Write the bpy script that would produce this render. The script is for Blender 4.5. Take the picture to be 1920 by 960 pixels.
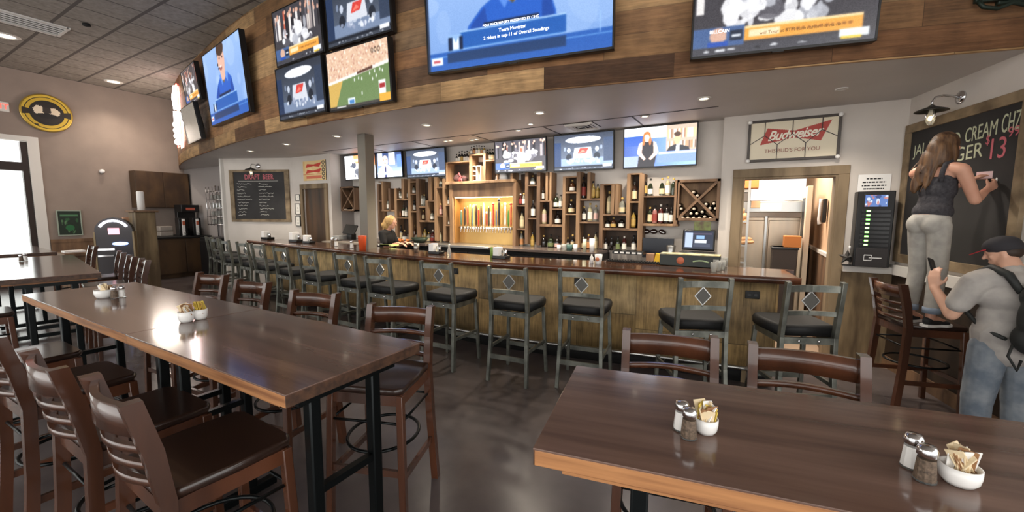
import bpy, bmesh, math, random
import numpy as np
from mathutils import Vector, Matrix, Quaternion
random.seed(7)
PI = math.pi
S = bpy.context.scene
for o in list(bpy.data.objects): bpy.data.objects.remove(o)
COL = S.collection

# ------------------------------------------------------------------ camera
CAM_H = 1.62; FPX = 765.0
_p, _r, _y = math.radians(5.93), math.radians(-0.2), math.radians(-29.96)
FW = Vector((math.sin(_y)*math.cos(_p), math.cos(_y)*math.cos(_p), -math.sin(_p)))
_rt = Vector((math.cos(_y), -math.sin(_y), 0)); _dn = FW.cross(_rt)
RT = _rt*math.cos(_r) + _dn*math.sin(_r); DN = -_rt*math.sin(_r) + _dn*math.cos(_r)
cam = bpy.data.objects.new('camera', bpy.data.cameras.new('camera')); COL.objects.link(cam)
m = Matrix((RT, -DN, -FW)).transposed().to_4x4(); m.translation = Vector((0, 0, CAM_H)); cam.matrix_world = m
cam.data.sensor_width = 36; cam.data.lens = FPX/1920*36; cam.data.clip_start = .05
S.camera = cam
CP = Vector((0, 0, CAM_H))
def ray(px, py): return RT*((px-960)/FPX) + DN*((py-480)/FPX) + FW
def on_y(px, py, Y): d = ray(px, py); return CP + d*(Y/d.y)
def on_x(px, py, X): d = ray(px, py); return CP + d*(X/d.x)
def on_z(px, py, z): d = ray(px, py); return CP + d*((z-CAM_H)/d.z)

# ------------------------------------------------------------------ world, exposure
W = bpy.data.worlds.new('world'); S.world = W; W.use_nodes = True
W.node_tree.nodes['Background'].inputs[0].default_value = (1.0, 0.985, 0.955, 1)
W.node_tree.nodes['Background'].inputs[1].default_value = 1.35
S.view_settings.view_transform = 'Standard'; S.view_settings.look = 'None'
S.view_settings.gamma = 1; S.view_settings.use_curve_mapping = False
S.view_settings.exposure = 1.22

def area_light(name, loc, size, power, col=(1, 1, 1), rot=(0, 0, 0), sy=None):
    l = bpy.data.lights.new(name, 'AREA'); l.energy = power; l.color = col; l.size = size
    if sy: l.shape = 'RECTANGLE'; l.size_y = sy
    o = bpy.data.objects.new(name, l); o.location = loc; o.rotation_euler = rot; COL.objects.link(o); return o
def spot(name, loc, power, col=(1, .9, .75), ang=1.9, blend=.8, rad=.05):
    l = bpy.data.lights.new(name, 'SPOT'); l.energy = power; l.color = col; l.spot_size = ang; l.spot_blend = blend
    l.shadow_soft_size = rad
    o = bpy.data.objects.new(name, l); o.location = loc; COL.objects.link(o); return o

# ------------------------------------------------------------------ node materials
def srgb(*c):
    r = []
    for v in c:
        v /= 255.; r.append(v/12.92 if v <= .04045 else ((v+.055)/1.055)**2.4)
    return (r[0], r[1], r[2], 1)
def newmat(name):
    m = bpy.data.materials.new(name); m.use_nodes = True
    nt = m.node_tree; return m, nt, nt.nodes, nt.links, nt.nodes['Principled BSDF']
def M(name, c, rough=.5, metal=0., c2=None, scale=6., stretch=(1, 1, 1), bump=0., detail=4, spec=.5, coat=0., trans=0., ior=1.45, lo=.35, hi=.65):
    m, nt, N, L, B = newmat(name)
    B.inputs['Base Color'].default_value = srgb(*c)
    B.inputs['Roughness'].default_value = rough; B.inputs['Metallic'].default_value = metal
    B.inputs['Specular IOR Level'].default_value = spec; B.inputs['IOR'].default_value = ior
    if coat: B.inputs['Coat Weight'].default_value = coat; B.inputs['Coat Roughness'].default_value = .07
    if trans: B.inputs['Transmission Weight'].default_value = trans
    if c2 or bump:
        tc = N.new('ShaderNodeTexCoord'); mp = N.new('ShaderNodeMapping'); L.new(tc.outputs['Object'], mp.inputs[0])
        mp.inputs['Scale'].default_value = stretch
        nz = N.new('ShaderNodeTexNoise'); nz.inputs['Scale'].default_value = scale; nz.inputs['Detail'].default_value = detail
        L.new(mp.outputs[0], nz.inputs['Vector'])
        if c2:
            cr = N.new('ShaderNodeValToRGB'); cr.color_ramp.elements[0].position = lo; cr.color_ramp.elements[1].position = hi
            cr.color_ramp.elements[0].color = srgb(*c); cr.color_ramp.elements[1].color = srgb(*c2)
            L.new(nz.outputs[0], cr.inputs[0]); L.new(cr.outputs[0], B.inputs['Base Color'])
        if bump:
            bp = N.new('ShaderNodeBump'); bp.inputs['Strength'].default_value = bump; bp.inputs['Distance'].default_value = .02
            L.new(nz.outputs[0], bp.inputs['Height']); L.new(bp.outputs[0], B.inputs['Normal'])
    return m
def EM(name, c, s=1.):
    m, nt, N, L, B = newmat(name)
    B.inputs['Base Color'].default_value = (0, 0, 0, 1)
    B.inputs['Emission Color'].default_value = srgb(*c); B.inputs['Emission Strength'].default_value = s; return m
def attr_mat(name, emit=0., rough=.5, spec=.5):
    m, nt, N, L, B = newmat(name)
    a = N.new('ShaderNodeAttribute'); a.attribute_name = 'Col'
    if emit:
        B.inputs['Base Color'].default_value = (.01, .01, .01, 1); L.new(a.outputs[0], B.inputs['Emission Color'])
        B.inputs['Emission Strength'].default_value = emit; B.inputs['Roughness'].default_value = .2
    else: L.new(a.outputs[0], B.inputs['Base Color']); B.inputs['Roughness'].default_value = rough
    B.inputs['Specular IOR Level'].default_value = spec
    return m
def planks(name, cols, w=1.1, h=.14, grain=.5, rough=.65, axis='uv', gap=.02, bump=.3, dark=.5):
    """boards laid in rows: u along the board, v across; every board picks its own colour"""
    m, nt, N, L, B = newmat(name); B.inputs['Roughness'].default_value = rough
    tc = N.new('ShaderNodeTexCoord'); sx = N.new('ShaderNodeSeparateXYZ')
    L.new(tc.outputs['UV' if axis in ('uv', 'vu') else 'Object'], sx.inputs[0])
    iu, iv = {'uv': (0, 1), 'vu': (1, 0), 'xz': (0, 2), 'zx': (2, 0), 'yz': (1, 2), 'xy': (0, 1), 'zy': (2, 1)}[axis]
    def mt(op, a, b=None):
        n = N.new('ShaderNodeMath'); n.operation = op
        for i, v in enumerate((a, b)):
            if v is None: continue
            if isinstance(v, (int, float)): n.inputs[i].default_value = v
            else: L.new(v, n.inputs[i])
        return n.outputs[0]
    u, v = sx.outputs[iu], sx.outputs[iv]
    vr = mt('DIVIDE', v, h); row = mt('FLOOR', vr); fv = mt('FRACT', vr)
    wn = N.new('ShaderNodeTexWhiteNoise'); wn.noise_dimensions = '1D'; L.new(row, wn.inputs['W'])
    ur = mt('ADD', mt('DIVIDE', u, w), mt('MULTIPLY', wn.outputs[0], 7.3)); colm = mt('FLOOR', ur); fu = mt('FRACT', ur)
    cb = N.new('ShaderNodeCombineXYZ'); L.new(row, cb.inputs[0]); L.new(colm, cb.inputs[1])
    w2 = N.new('ShaderNodeTexWhiteNoise'); w2.noise_dimensions = '2D'; L.new(cb.outputs[0], w2.inputs['Vector'])
    cr = N.new('ShaderNodeValToRGB'); cr.color_ramp.interpolation = 'LINEAR'
    els = cr.color_ramp.elements
    while len(els) < len(cols): els.new(.5)
    for i, c in enumerate(cols): els[i].position = i/(len(cols)-1); els[i].color = srgb(*c)
    L.new(w2.outputs[0], cr.inputs[0])
    c3 = N.new('ShaderNodeCombineXYZ'); L.new(mt('MULTIPLY', u, 1.6), c3.inputs[0]); L.new(mt('MULTIPLY', v, 22.), c3.inputs[1]); L.new(mt('MULTIPLY', w2.outputs[0], 31.), c3.inputs[2])
    nz = N.new('ShaderNodeTexNoise'); nz.inputs['Scale'].default_value = 2.2; nz.inputs['Detail'].default_value = 6; nz.inputs['Roughness'].default_value = .65
    L.new(c3.outputs[0], nz.inputs['Vector'])
    c4 = N.new('ShaderNodeCombineXYZ'); L.new(u, c4.inputs[0]); L.new(v, c4.inputs[1])
    n2 = N.new('ShaderNodeTexNoise'); n2.inputs['Scale'].default_value = 5.; n2.inputs['Detail'].default_value = 5; L.new(c4.outputs[0], n2.inputs['Vector'])
    g = mt('ADD', mt('MULTIPLY', nz.outputs[0], .6), mt('MULTIPLY', n2.outputs[0], .6))
    g2 = mt('ADD', mt('MULTIPLY', mt('SUBTRACT', g, .6), grain*3.2), 1.)
    g3 = mt('MAXIMUM', g2, .25)
    gapm = mt('MULTIPLY', mt('GREATER_THAN', fv, gap), mt('GREATER_THAN', fu, gap*h/w*1.2))
    g4 = mt('MULTIPLY', g3, mt('ADD', mt('MULTIPLY', gapm, 1-dark), dark))
    mx = N.new('ShaderNodeVectorMath'); mx.operation = 'SCALE'; L.new(cr.outputs[0], mx.inputs[0]); L.new(g4, mx.inputs['Scale'])
    L.new(mx.outputs[0], B.inputs['Base Color'])
    bp = N.new('ShaderNodeBump'); bp.inputs['Strength'].default_value = bump; bp.inputs['Distance'].default_value = .01
    L.new(mt('MULTIPLY', g3, gapm), bp.inputs['Height']); L.new(bp.outputs[0], B.inputs['Normal'])
    return m

# ------------------------------------------------------------------ mesh building
class MB:
    def __init__(s): s.bm = bmesh.new(); s.uv = None
    def _new(s, verts, faces, mi=0, smooth=False, mat=None):
        vs = [s.bm.verts.new(mat @ Vector(v) if mat else v) for v in verts]
        fs = []
        for f in faces:
            try: q = s.bm.faces.new([vs[i] for i in f]); q.material_index = mi; q.smooth = smooth; fs.append(q)
            except ValueError: pass
        return vs, fs
    def box(s, c, d, R=None, bev=0., mi=0, taper=1.):
        x, y, z = d[0]/2, d[1]/2, d[2]/2; t = taper
        V = [(-x*t, -y*t, -z), (x*t, -y*t, -z), (x*t, y*t, -z), (-x*t, y*t, -z), (-x, -y, z), (x, -y, z), (x, y, z), (-x, y, z)]
        mt = Matrix.Translation(c) @ (R.to_4x4() if R else Matrix.Identity(4))
        vs, fs = s._new(V, [(0, 3, 2, 1), (4, 5, 6, 7), (0, 1, 5, 4), (1, 2, 6, 5), (2, 3, 7, 6), (3, 0, 4, 7)], mi, False, mt)
        if bev:
            es = {e for f in fs for e in f.edges}
            r = bmesh.ops.bevel(s.bm, geom=list(es), offset=bev, segments=2, affect='EDGES', profile=.5)
            for f in r['faces']: f.smooth = True; f.material_index = mi
        return s
    def b2(s, a, b, bev=0., mi=0):
        a = Vector(a); b = Vector(b); return s.box((a+b)/2, [abs(t) for t in (b-a)], None, bev, mi)
    def bar(s, p, q, w, h, bev=0., mi=0, up=(0, 0, 1)):
        """square bar from p to q, w across, h along 'up'"""
        p = Vector(p); q = Vector(q); d = (q-p); L = d.length; d.normalize(); up = Vector(up)
        xx = d.cross(up)
        if xx.length < 1e-4: up = Vector((0, 1, 0)); xx = d.cross(up)
        xx.normalize(); uu = xx.cross(d)
        return s.box((p+q)/2, (w, L, h), Matrix((xx, d, uu)).transposed(), bev, mi)
    def cyl(s, p, q, r0, r1=None, n=14, mi=0, caps=True):
        r1 = r0 if r1 is None else r1
        return s.tube([p, q], [r0, r1], n, mi, caps)
    def tube(s, pts, r, n=8, mi=0, caps=True, closed=False):
        pts = [Vector(p) for p in pts]; K = len(pts)
        if not isinstance(r, (list, tuple)): r = [r]*K
        rings = []; prev = None
        for i, p in enumerate(pts):
            if closed: d = pts[(i+1) % K]-pts[i-1]
            else: d = (pts[min(i+1, K-1)]-pts[max(i-1, 0)])
            d.normalize()
            if prev is None:
                a = Vector((0, 0, 1)) if abs(d.z) < .9 else Vector((1, 0, 0)); x = d.cross(a).normalized()
            else: x = (prev - d*prev.dot(d)).normalized()
            prev = x; y = d.cross(x)
            rings.append([s.bm.verts.new(p + (x*math.cos(2*PI*k/n)+y*math.sin(2*PI*k/n))*r[i]) for k in range(n)])
        for i in range(K if closed else K-1):
            a, b = rings[i], rings[(i+1) % K]
            for k in range(n):
                f = s.bm.faces.new((a[k], a[(k+1) % n], b[(k+1) % n], b[k])); f.smooth = True; f.material_index = mi
        if caps and not closed:
            for rg, fl in ((rings[0], True), (rings[-1], False)):
                f = s.bm.faces.new(rg[::-1] if fl else rg); f.material_index = mi
        return s
    def lathe(s, prof, c=(0, 0, 0), n=16, mi=0, R=None, smooth=True):
        mt = Matrix.Translation(c) @ (R.to_4x4() if R else Matrix.Identity(4)); rings = []
        for r, z in prof:
            if r < 1e-5: rings.append([s.bm.verts.new(mt @ Vector((0, 0, z)))])
            else: rings.append([s.bm.verts.new(mt @ Vector((r*math.cos(2*PI*k/n), r*math.sin(2*PI*k/n), z))) for k in range(n)])
        for a, b in zip(rings[:-1], rings[1:]):
            for k in range(n):
                if len(a) == 1 and len(b) == 1: continue
                if len(a) == 1: vs = (a[0], b[(k+1) % n], b[k])
                elif len(b) == 1: vs = (a[k], a[(k+1) % n], b[0])
                else: vs = (a[k], a[(k+1) % n], b[(k+1) % n], b[k])
                f = s.bm.faces.new(vs); f.smooth = smooth; f.material_index = mi
        return s
    def prism(s, pts, vec, mi=0):
        pts = [Vector(p) for p in pts]; vec = Vector(vec); n = len(pts)
        a = [s.bm.verts.new(p) for p in pts]; b = [s.bm.verts.new(p+vec) for p in pts]
        fs = [s.bm.faces.new(a[::-1]), s.bm.faces.new(b)]
        for i in range(n): fs.append(s.bm.faces.new((a[i], a[(i+1) % n], b[(i+1) % n], b[i])))
        for f in fs: f.material_index = mi
        return s
    def poly(s, pts, mi=0):
        f = s.bm.faces.new([s.bm.verts.new(p) for p in pts]); f.material_index = mi; return s
    def ell(s, c, r, R=None, mi=0, sub=2):
        mt = Matrix.Translation(c) @ (R.to_4x4() if R else Matrix.Identity(4)) @ Matrix.Diagonal((*r, 1))
        res = bmesh.ops.create_icosphere(s.bm, subdivisions=sub, radius=1, matrix=mt)
        for v in res['verts']:
            for f in v.link_faces: f.smooth = True; f.material_index = mi
        return s
    def done(s, name, mats, parent=None, recalc=True):
        if recalc: bmesh.ops.recalc_face_normals(s.bm, faces=s.bm.faces)
        me = bpy.data.meshes.new(name); s.bm.to_mesh(me); s.bm.free()
        for mm in (mats if isinstance(mats, (list, tuple)) else [mats]): me.materials.append(mm)
        o = bpy.data.objects.new(name, me); COL.objects.link(o)
        if parent: o.parent = parent
        return o
def thing(name, label, cat, loc=(0, 0, 0), rz=0., group=None, mat=None):
    o = bpy.data.objects.new(name, None); COL.objects.link(o); o.empty_display_size = .1
    if mat is not None: o.matrix_world = mat
    else: o.location = loc; o.rotation_euler = (0, 0, rz)
    o['label'] = label; o['category'] = cat
    if group: o['group'] = group
    return o
def tag(o, label, cat, group=None):
    o['label'] = label; o['category'] = cat
    if group: o['group'] = group
    return o
def struct(o): o['kind'] = 'structure'; return o
def dup(root, loc=None, rz=None, label=None, group=None, sc=None):
    r = root.copy(); COL.objects.link(r)
    if loc is not None: r.location = loc
    if rz is not None: r.rotation_euler = (0, 0, rz)
    if sc is not None: r.scale = sc if hasattr(sc, '__len__') else (sc,)*3
    if label: r['label'] = label
    if group: r['group'] = group
    for ch in list(root.children):
        c = ch.copy(); COL.objects.link(c); c.parent = r
        for g in list(ch.children):
            d = g.copy(); COL.objects.link(d); d.parent = c
    return r
def text(name, s, size, mt, mat, parent=None, depth=.002, shear=0., align='CENTER', space=1., bold=0., sx=1.):
    """letters as a mesh; mt places the text plane (x along the line, y up)"""
    c = bpy.data.curves.new(name, 'FONT'); c.body = s; c.size = size; c.extrude = depth; c.shear = shear
    c.align_x = align; c.align_y = 'CENTER'; c.space_character = space; c.offset = bold; c.resolution_u = 3
    t = bpy.data.objects.new(name, c); COL.objects.link(t)
    dg = bpy.context.evaluated_depsgraph_get(); me = bpy.data.meshes.new_from_object(t.evaluated_get(dg)); bpy.data.objects.remove(t)
    me.transform(mt @ Matrix.Diagonal((sx, 1, 1, 1))); me.materials.clear(); me.materials.append(mat)
    o = bpy.data.objects.new(name, me); COL.objects.link(o)
    if parent: o.parent = parent
    return o
def basis(o, x, y, z=None):
    x = Vector(x).normalized(); y = Vector(y).normalized(); z = x.cross(y) if z is None else Vector(z)
    m = Matrix((x, y, z)).transposed().to_4x4(); m.translation = Vector(o); return m

# ------------------------------------------------------------------ little picture maker for screens and printed signs
class Img:
    def __init__(s, w, h, c=(0, 0, 0)):
        s.w, s.h = w, h; s.a = np.zeros((h, w, 3)); s.a[:] = np.array(c)/255.
        s.u, s.v = np.meshgrid((np.arange(w)+.5)/w, (np.arange(h)+.5)/h)     # v = 0 at the bottom
    def mix(s, m, c, al=1.):
        s.a[m] = s.a[m]*(1-al)+np.array(c)/255.*al; return s
    def rect(s, x0, y0, x1, y1, c, al=1.): return s.mix((s.u >= x0) & (s.u <= x1) & (s.v >= y0) & (s.v <= y1), c, al)
    def ell(s, x, y, rx, ry, c, al=1.): return s.mix(((s.u-x)/rx)**2+((s.v-y)/ry)**2 <= 1, c, al)
    def poly(s, pts, c, al=1.):
        ins = np.zeros(s.u.shape, bool); n = len(pts)
        for i in range(n):
            (x0, y0), (x1, y1) = pts[i], pts[(i+1) % n]
            if y0 == y1: continue
            cnd = ((y0 > s.v) != (y1 > s.v)) & (s.u < (x1-x0)*(s.v-y0)/(y1-y0)+x0); ins ^= cnd
        return s.mix(ins, c, al)
    def grad(s, c0, c1, axis='v'):
        t = (s.v if axis == 'v' else s.u)[..., None]; s.a[:] = np.array(c0)/255.*(1-t)+np.array(c1)/255.*t; return s
    def blobs(s, n, box, cols, r=(.01, .05), seed=1, al=.8, asp=1.6):
        rg = random.Random(seed)
        for _ in range(n):
            rr = rg.uniform(*r); s.ell(rg.uniform(box[0], box[2]), rg.uniform(box[1], box[3]), rr*rg.uniform(.5, 1.3), rr*asp*rg.uniform(.5, 1.5), rg.choice(cols), al)
        return s
    def blur(s, n=1):
        for _ in range(n):
            p = np.pad(s.a, ((1, 1), (1, 1), (0, 0)), 'edge'); s.a = (p[1:-1, 1:-1]*2+p[:-2, 1:-1]+p[2:, 1:-1]+p[1:-1, :-2]+p[1:-1, 2:])/6
        return s
    def noise(s, amt, seed=1):
        s.blur(2)
        s.a += (np.random.RandomState(seed).rand(s.h, s.w, 1)-.5)*amt; s.a = np.clip(s.a, 0, 1); return s
def img_mesh(name, img, o, x, y, mat, parent=None):
    """flat screen: picture img spread over the rectangle o, o+x, o+y"""
    h, w = img.h, img.w; o = Vector(o); x = Vector(x); y = Vector(y)
    gx, gy = np.meshgrid(np.arange(w+1)/w, np.arange(h+1)/h)
    co = np.array(o)[None, None]+gx[..., None]*np.array(x)+gy[..., None]*np.array(y)
    idx = (np.arange(h)[:, None]*(w+1)+np.arange(w)[None]).ravel()
    F = np.stack([idx, idx+1, idx+w+2, idx+w+1], 1)
    me = bpy.data.meshes.new(name); me.vertices.add((w+1)*(h+1)); me.vertices.foreach_set('co', co.reshape(-1).astype(np.float32))
    me.loops.add(4*w*h); me.loops.foreach_set('vertex_index', F.ravel().astype(np.int32))
    me.polygons.add(w*h); me.polygons.foreach_set('loop_start', (np.arange(w*h)*4).astype(np.int32))
    me.update(calc_edges=True)
    at = me.color_attributes.new('Col', 'FLOAT_COLOR', 'CORNER')
    c = np.clip(img.a, 0, 1); c = np.where(c <= .04045, c/12.92, ((c+.055)/1.055)**2.4).reshape(-1, 3)
    full = np.ones((w*h, 4, 4), np.float32); full[:, :, :3] = c[:, None, :]; at.data.foreach_set('color', full.ravel())
    me.materials.append(mat); ob = bpy.data.objects.new(name, me); COL.objects.link(ob)
    if parent: ob.parent = parent
    return ob
def nr(v): return v
ORD = ['first', 'second', 'third', 'fourth', 'fifth', 'sixth', 'seventh', 'eighth', 'ninth', 'tenth', 'eleventh', 'twelfth', 'thirteenth', 'fourteenth', 'fifteenth', 'sixteenth', 'seventeenth', 'eighteenth']
# ================================================================== materials
WHT = M('painted_wall', (200, 192, 184), .9, c2=(208, 200, 192), scale=2.5, bump=.03)
LWALL = M('taupe_wall', (140, 126, 117), .9, c2=(148, 133, 123), scale=2.5, bump=.03)
GREYW = M('grey_wall', (150, 143, 140), .9)
SOFF = M('soffit_paint', (186, 180, 177), .5, c2=(194, 188, 184), scale=1.5)
BLACK = M('black_plastic', (18, 18, 19), .35)
MATBLK = M('matte_black', (16, 15, 15), .8)
STEEL = M('brushed_steel', (178, 178, 175), .3, 1.)
CHROME = M('chrome', (220, 220, 222), .12, 1.)
WHITEP = M('white_ceramic', (235, 233, 230), .25)
PAPER = M('white_paper', (236, 233, 230), .8)
STOOLM = M('grey_metal', (124, 125, 117), .36, .6, c2=(88, 90, 84), scale=9, bump=.05)
VINYL = M('black_vinyl', (15, 15, 16), .62, bump=.05, scale=40)
CHERRY = M('cherry_wood', (98, 58, 38), .26, c2=(60, 36, 25), scale=4, stretch=(1, 1, .2), detail=7, coat=.5)
DARKSEAT = M('dark_seat_wood', (54, 37, 30), .28, c2=(36, 25, 21), scale=4, stretch=(.3, 1, 1), coat=.35)
TABLETOP = M('table_walnut', (122, 96, 84), .15, c2=(82, 62, 54), scale=5, stretch=(.25, 3.2, 1), detail=7, coat=.25, lo=.3, hi=.7)
TABLEDGE = M('table_edge_oak', (176, 124, 80), .42, c2=(128, 84, 54), scale=8, stretch=(.3, 1, 6), detail=5)
BLACKTUBE = M('black_tube', (22, 26, 27), .3, .6)
RUSTIC = planks('rustic_frame_wood', [(88, 72, 54), (128, 108, 82), (106, 88, 66)], w=3., h=3., grain=.6, axis='xz')
RUSTICX = M('rustic_trim', (150, 130, 102), .7, c2=(100, 84, 64), scale=5, stretch=(1, 1, .15), detail=7, bump=.2)
SHELFB = M('shelf_back_wood', (74, 56, 43), .7, c2=(48, 37, 29), scale=5, stretch=(1.5, 1.5, .25), detail=6)
SHELFW = M('shelf_wood', (158, 126, 94), .65, c2=(108, 82, 60), scale=5, stretch=(1.5, 1.5, .25), detail=7, bump=.15)
SHELFD = M('shelf_wood_dark', (132, 102, 76), .65, c2=(86, 65, 49), scale=5, stretch=(1.5, 1.5, .25), detail=7, bump=.15)
FASCIA = planks('reclaimed_fascia_boards', [(86, 60, 42), (158, 116, 76), (116, 86, 60), (196, 158, 112), (136, 92, 58), (98, 76, 58), (178, 142, 98), (128, 92, 60)], w=1.15, h=.2, grain=.75, rough=.7)
BARFR = planks('bar_front_boards', [(150, 124, 82), (186, 154, 104), (134, 112, 78), (200, 172, 122)], w=2.2, h=.62, grain=1.0, rough=.6, axis='vu', gap=.012)
WAINS = M('dark_wainscot', (58, 44, 32), .6, c2=(34, 25, 19), scale=3.5, stretch=(2, 2, .3), detail=7, bump=.1)
WAINSL = M('aged_wainscot', (140, 120, 90), .65, c2=(90, 74, 54), scale=3.5, stretch=(3, 2, .4), detail=7, bump=.1)
BARTOP = M('bar_top_wood', (86, 56, 38), .16, c2=(48, 32, 24), scale=4, stretch=(.6, 2, 1), detail=6, coat=.5)
COOLER = M('cooler_black', (26, 25, 26), .35)
BRASS = M('brass_panel', (206, 170, 108), .4, .75, c2=(188, 150, 92), scale=2)
CHALK = M('chalkboard_slate', (40, 38, 38), .75, c2=(52, 50, 50), scale=2.2, stretch=(1, 1, .7))
GLASSC = M('clear_glass', (235, 240, 238), .05, trans=1., ior=1.45)
CLEARP = M('clear_plastic', (225, 225, 220), .15, trans=.7, ior=1.3)
LAMPON = EM('lamp_lens', (255, 240, 214), 3.)
TUBEW = EM('kitchen_light', (255, 246, 232), 2.5)
CHALKW = M('chalk_white', (205, 203, 196), .9); CHALKP = M('chalk_pink', (205, 110, 120), .9); CHALKG = M('chalk_green', (196, 200, 170), .9)
TRIMW = M('white_trim', (214, 210, 204), .6)

# ------------------------------------------------------------------ ceiling tiles
def ceiling_tiles():
    m, nt, N, L, B = newmat('ceiling_tile'); B.inputs['Roughness'].default_value = .9
    tc = N.new('ShaderNodeTexCoord'); sx = N.new('ShaderNodeSeparateXYZ'); L.new(tc.outputs['Object'], sx.inputs[0])
    def mt(op, a, b):
        n = N.new('ShaderNodeMath'); n.operation = op
        for i, v in enumerate((a, b)):
            if isinstance(v, (int, float)): n.inputs[i].default_value = v
            else: L.new(v, n.inputs[i])
        return n.outputs[0]
    fx = mt('FRACT', mt('DIVIDE', mt('ADD', sx.outputs[0], 30.05), .61), 0); fy = mt('FRACT', mt('DIVIDE', mt('ADD', sx.outputs[1], 30.1), .61), 0)
    g = mt('MULTIPLY', mt('GREATER_THAN', fx, .045), mt('GREATER_THAN', fy, .075))
    nz = N.new('ShaderNodeTexNoise'); nz.inputs['Scale'].default_value = 14; nz.inputs['Detail'].default_value = 6; L.new(tc.outputs['Object'], nz.inputs['Vector'])
    cr = N.new('ShaderNodeValToRGB'); cr.color_ramp.elements[0].color = srgb(126, 118, 110); cr.color_ramp.elements[1].color = srgb(152, 143, 134)
    cr.color_ramp.elements[0].position = .3; cr.color_ramp.elements[1].position = .7; L.new(nz.outputs[0], cr.inputs[0])
    mx = N.new('ShaderNodeMix'); mx.data_type = 'RGBA'; mx.inputs[6].default_value = srgb(84, 77, 72); L.new(g, mx.inputs[0]); L.new(cr.outputs[0], mx.inputs[7])
    L.new(mx.outputs[2], B.inputs['Base Color']); return m
CEILM = ceiling_tiles()
FLOORM = M('stained_concrete', (76, 69, 69), .24, c2=(100, 91, 90), scale=1.6, detail=8, bump=.01, spec=.5)
KFLOOR = M('kitchen_floor', (150, 128, 108), .5)

CEIL = 4.62; SOF = 2.8; XL = -13.6
# ------------------------------------------------------------------ floor, ceiling, walls
struct(MB().b2((XL-.2, -5.5, -.12), (4.5, 5.6, 0)).done('floor', FLOORM))
struct(MB().b2((-.6, 5.6, -.12), (2.6, 9.2, 0)).done('floor_kitchen', KFLOOR))
struct(MB().b2((XL-.2, 5.6, -.12), (-.6, 6.1, 0)).done('floor_bar', FLOORM))
def sub(pts, h0, h1, name, mat):
    mb = MB(); mb.prism([(x, y, h0) for x, y in pts], (0, 0, h1-h0)); return struct(mb.done(name, mat))
# left wall with the storefront opening (opening: Y < 2.55 up to z 3.2)
mb = MB(); mb.b2((XL-.16, 2.72, 0), (XL, 5.5, CEIL)); mb.b2((XL-.16, -5.5, 3.22), (XL, 2.72, CEIL)); mb.b2((XL-.16, -5.5, 0), (XL, -3.4, 3.22))
struct(mb.done('wall_left', LWALL))
struct(MB().b2((XL, 2.76, .93), (XL+.03, 4.1, 1.0)).done('trim_left', SHELFD))
struct(MB().b2((XL, 2.76, 0), (XL+.02, 4.1, .93)).done('wainscot_left', SHELFD))
# back walls of the bar
A_ = Vector((-10.1, 4.75, 0)); B_ = Vector((-8.6, 5.37, 0)); C_ = Vector((-7.3, 5.37, 0))
struct(MB().b2((XL, 5.4, 0), (-9.4, 5.55, SOF)).done('wall_alcove', GREYW))
dvec = (B_-A_).normalized(); nrm = Vector((dvec.y, -dvec.x, 0))
sub([(A_.x, A_.y), (B_.x, B_.y), (B_.x, B_.y+.25), (A_.x-.15, A_.y+.3)], 0, SOF, 'wall_menu', WHT)
mb = MB(); DX0, DX1, DZ = -8.0, -7.5, 2.12     # wooden door opening
on = on_y(568, 420, 5.37).x, on_y(618, 420, 5.37).x
DX0, DX1 = on[0]+.09, on[1]-.09
mb.b2((B_.x, 5.37, 0), (DX0, 5.6, SOF)); mb.b2((DX1, 5.37, 0), (C_.x, 5.6, SOF)); mb.b2((DX0, 5.37, DZ), (DX1, 5.6, SOF))
struct(mb.done('wall_door_side', WHT))
struct(MB().b2((C_.x, 5.6, 0), (C_.x-.12, 6.02, SOF)).done('wall_return', GREYW))
struct(MB().b2((C_.x-.1, 5.9, 0), (-.3, 6.02, SOF)).done('wall_back_bar', WHT))
# kitchen wall with opening
KX0, KX1, KZ = -.08, .83, 2.06; KY = 5.75
mb = MB(); mb.b2((-.32, KY, 0), (KX0, KY+.16, SOF)); mb.b2((KX1, KY, 0), (1.42, KY+.16, SOF)); mb.b2((KX0, KY, KZ), (KX1, KY+.16, SOF))
struct(mb.done('wall_kitchen', WHT))
# right wall runs from the corner towards the viewer
WD = Vector((.244, -.97, 0)).normalized(); WN = Vector((-WD.y, WD.x, 0))*-1   # WN points into the room
P0 = Vector((1.37, KY, 0))
def wr(t, z, off=0.): return P0 + WD*t + Vector((0, 0, z)) + WN*off
mb = MB(); mb.prism([wr(-.1, 0), wr(3.6, 0), wr(3.6, 0, -.15), wr(-.1, 0, -.15)], (0, 0, CEIL)); struct(mb.done('wall_right', WHT))
# main ceiling, soffit and its curved fascia
FC = [(-13.6, 5.30), (-12.3, 4.80), (-11.0, 4.42), (-9.2, 4.05), (-7.4, 3.72), (-6.0, 3.56), (-4.6, 3.48), (-3.3, 3.48), (-2.2, 3.58), (-1.3, 3.74), (-.3, 3.95), (.7, 4.17), (1.67, 4.42)]
def catmull(P, k=6):
    P = [Vector(p) for p in P]; P = [P[0]*2-P[1]]+P+[P[-1]*2-P[-2]]; out = []
    for i in range(1, len(P)-2):
        for j in range(k):
            t = j/k; a, b, c, d = P[i-1:i+3]
            out.append(.5*((2*b)+(c-a)*t+(2*a-5*b+4*c-d)*t*t+(3*b-a-3*c+d)*t**3))
    out.append(P[-2]); return out
FS = catmull(FC)
def normals(P):
    out = []
    for i in range(len(P)):
        d = (P[min(i+1, len(P)-1)]-P[max(i-1, 0)]).normalized(); out.append(Vector((d.y, -d.x)))
    return out
FN = normals(FS)
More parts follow.
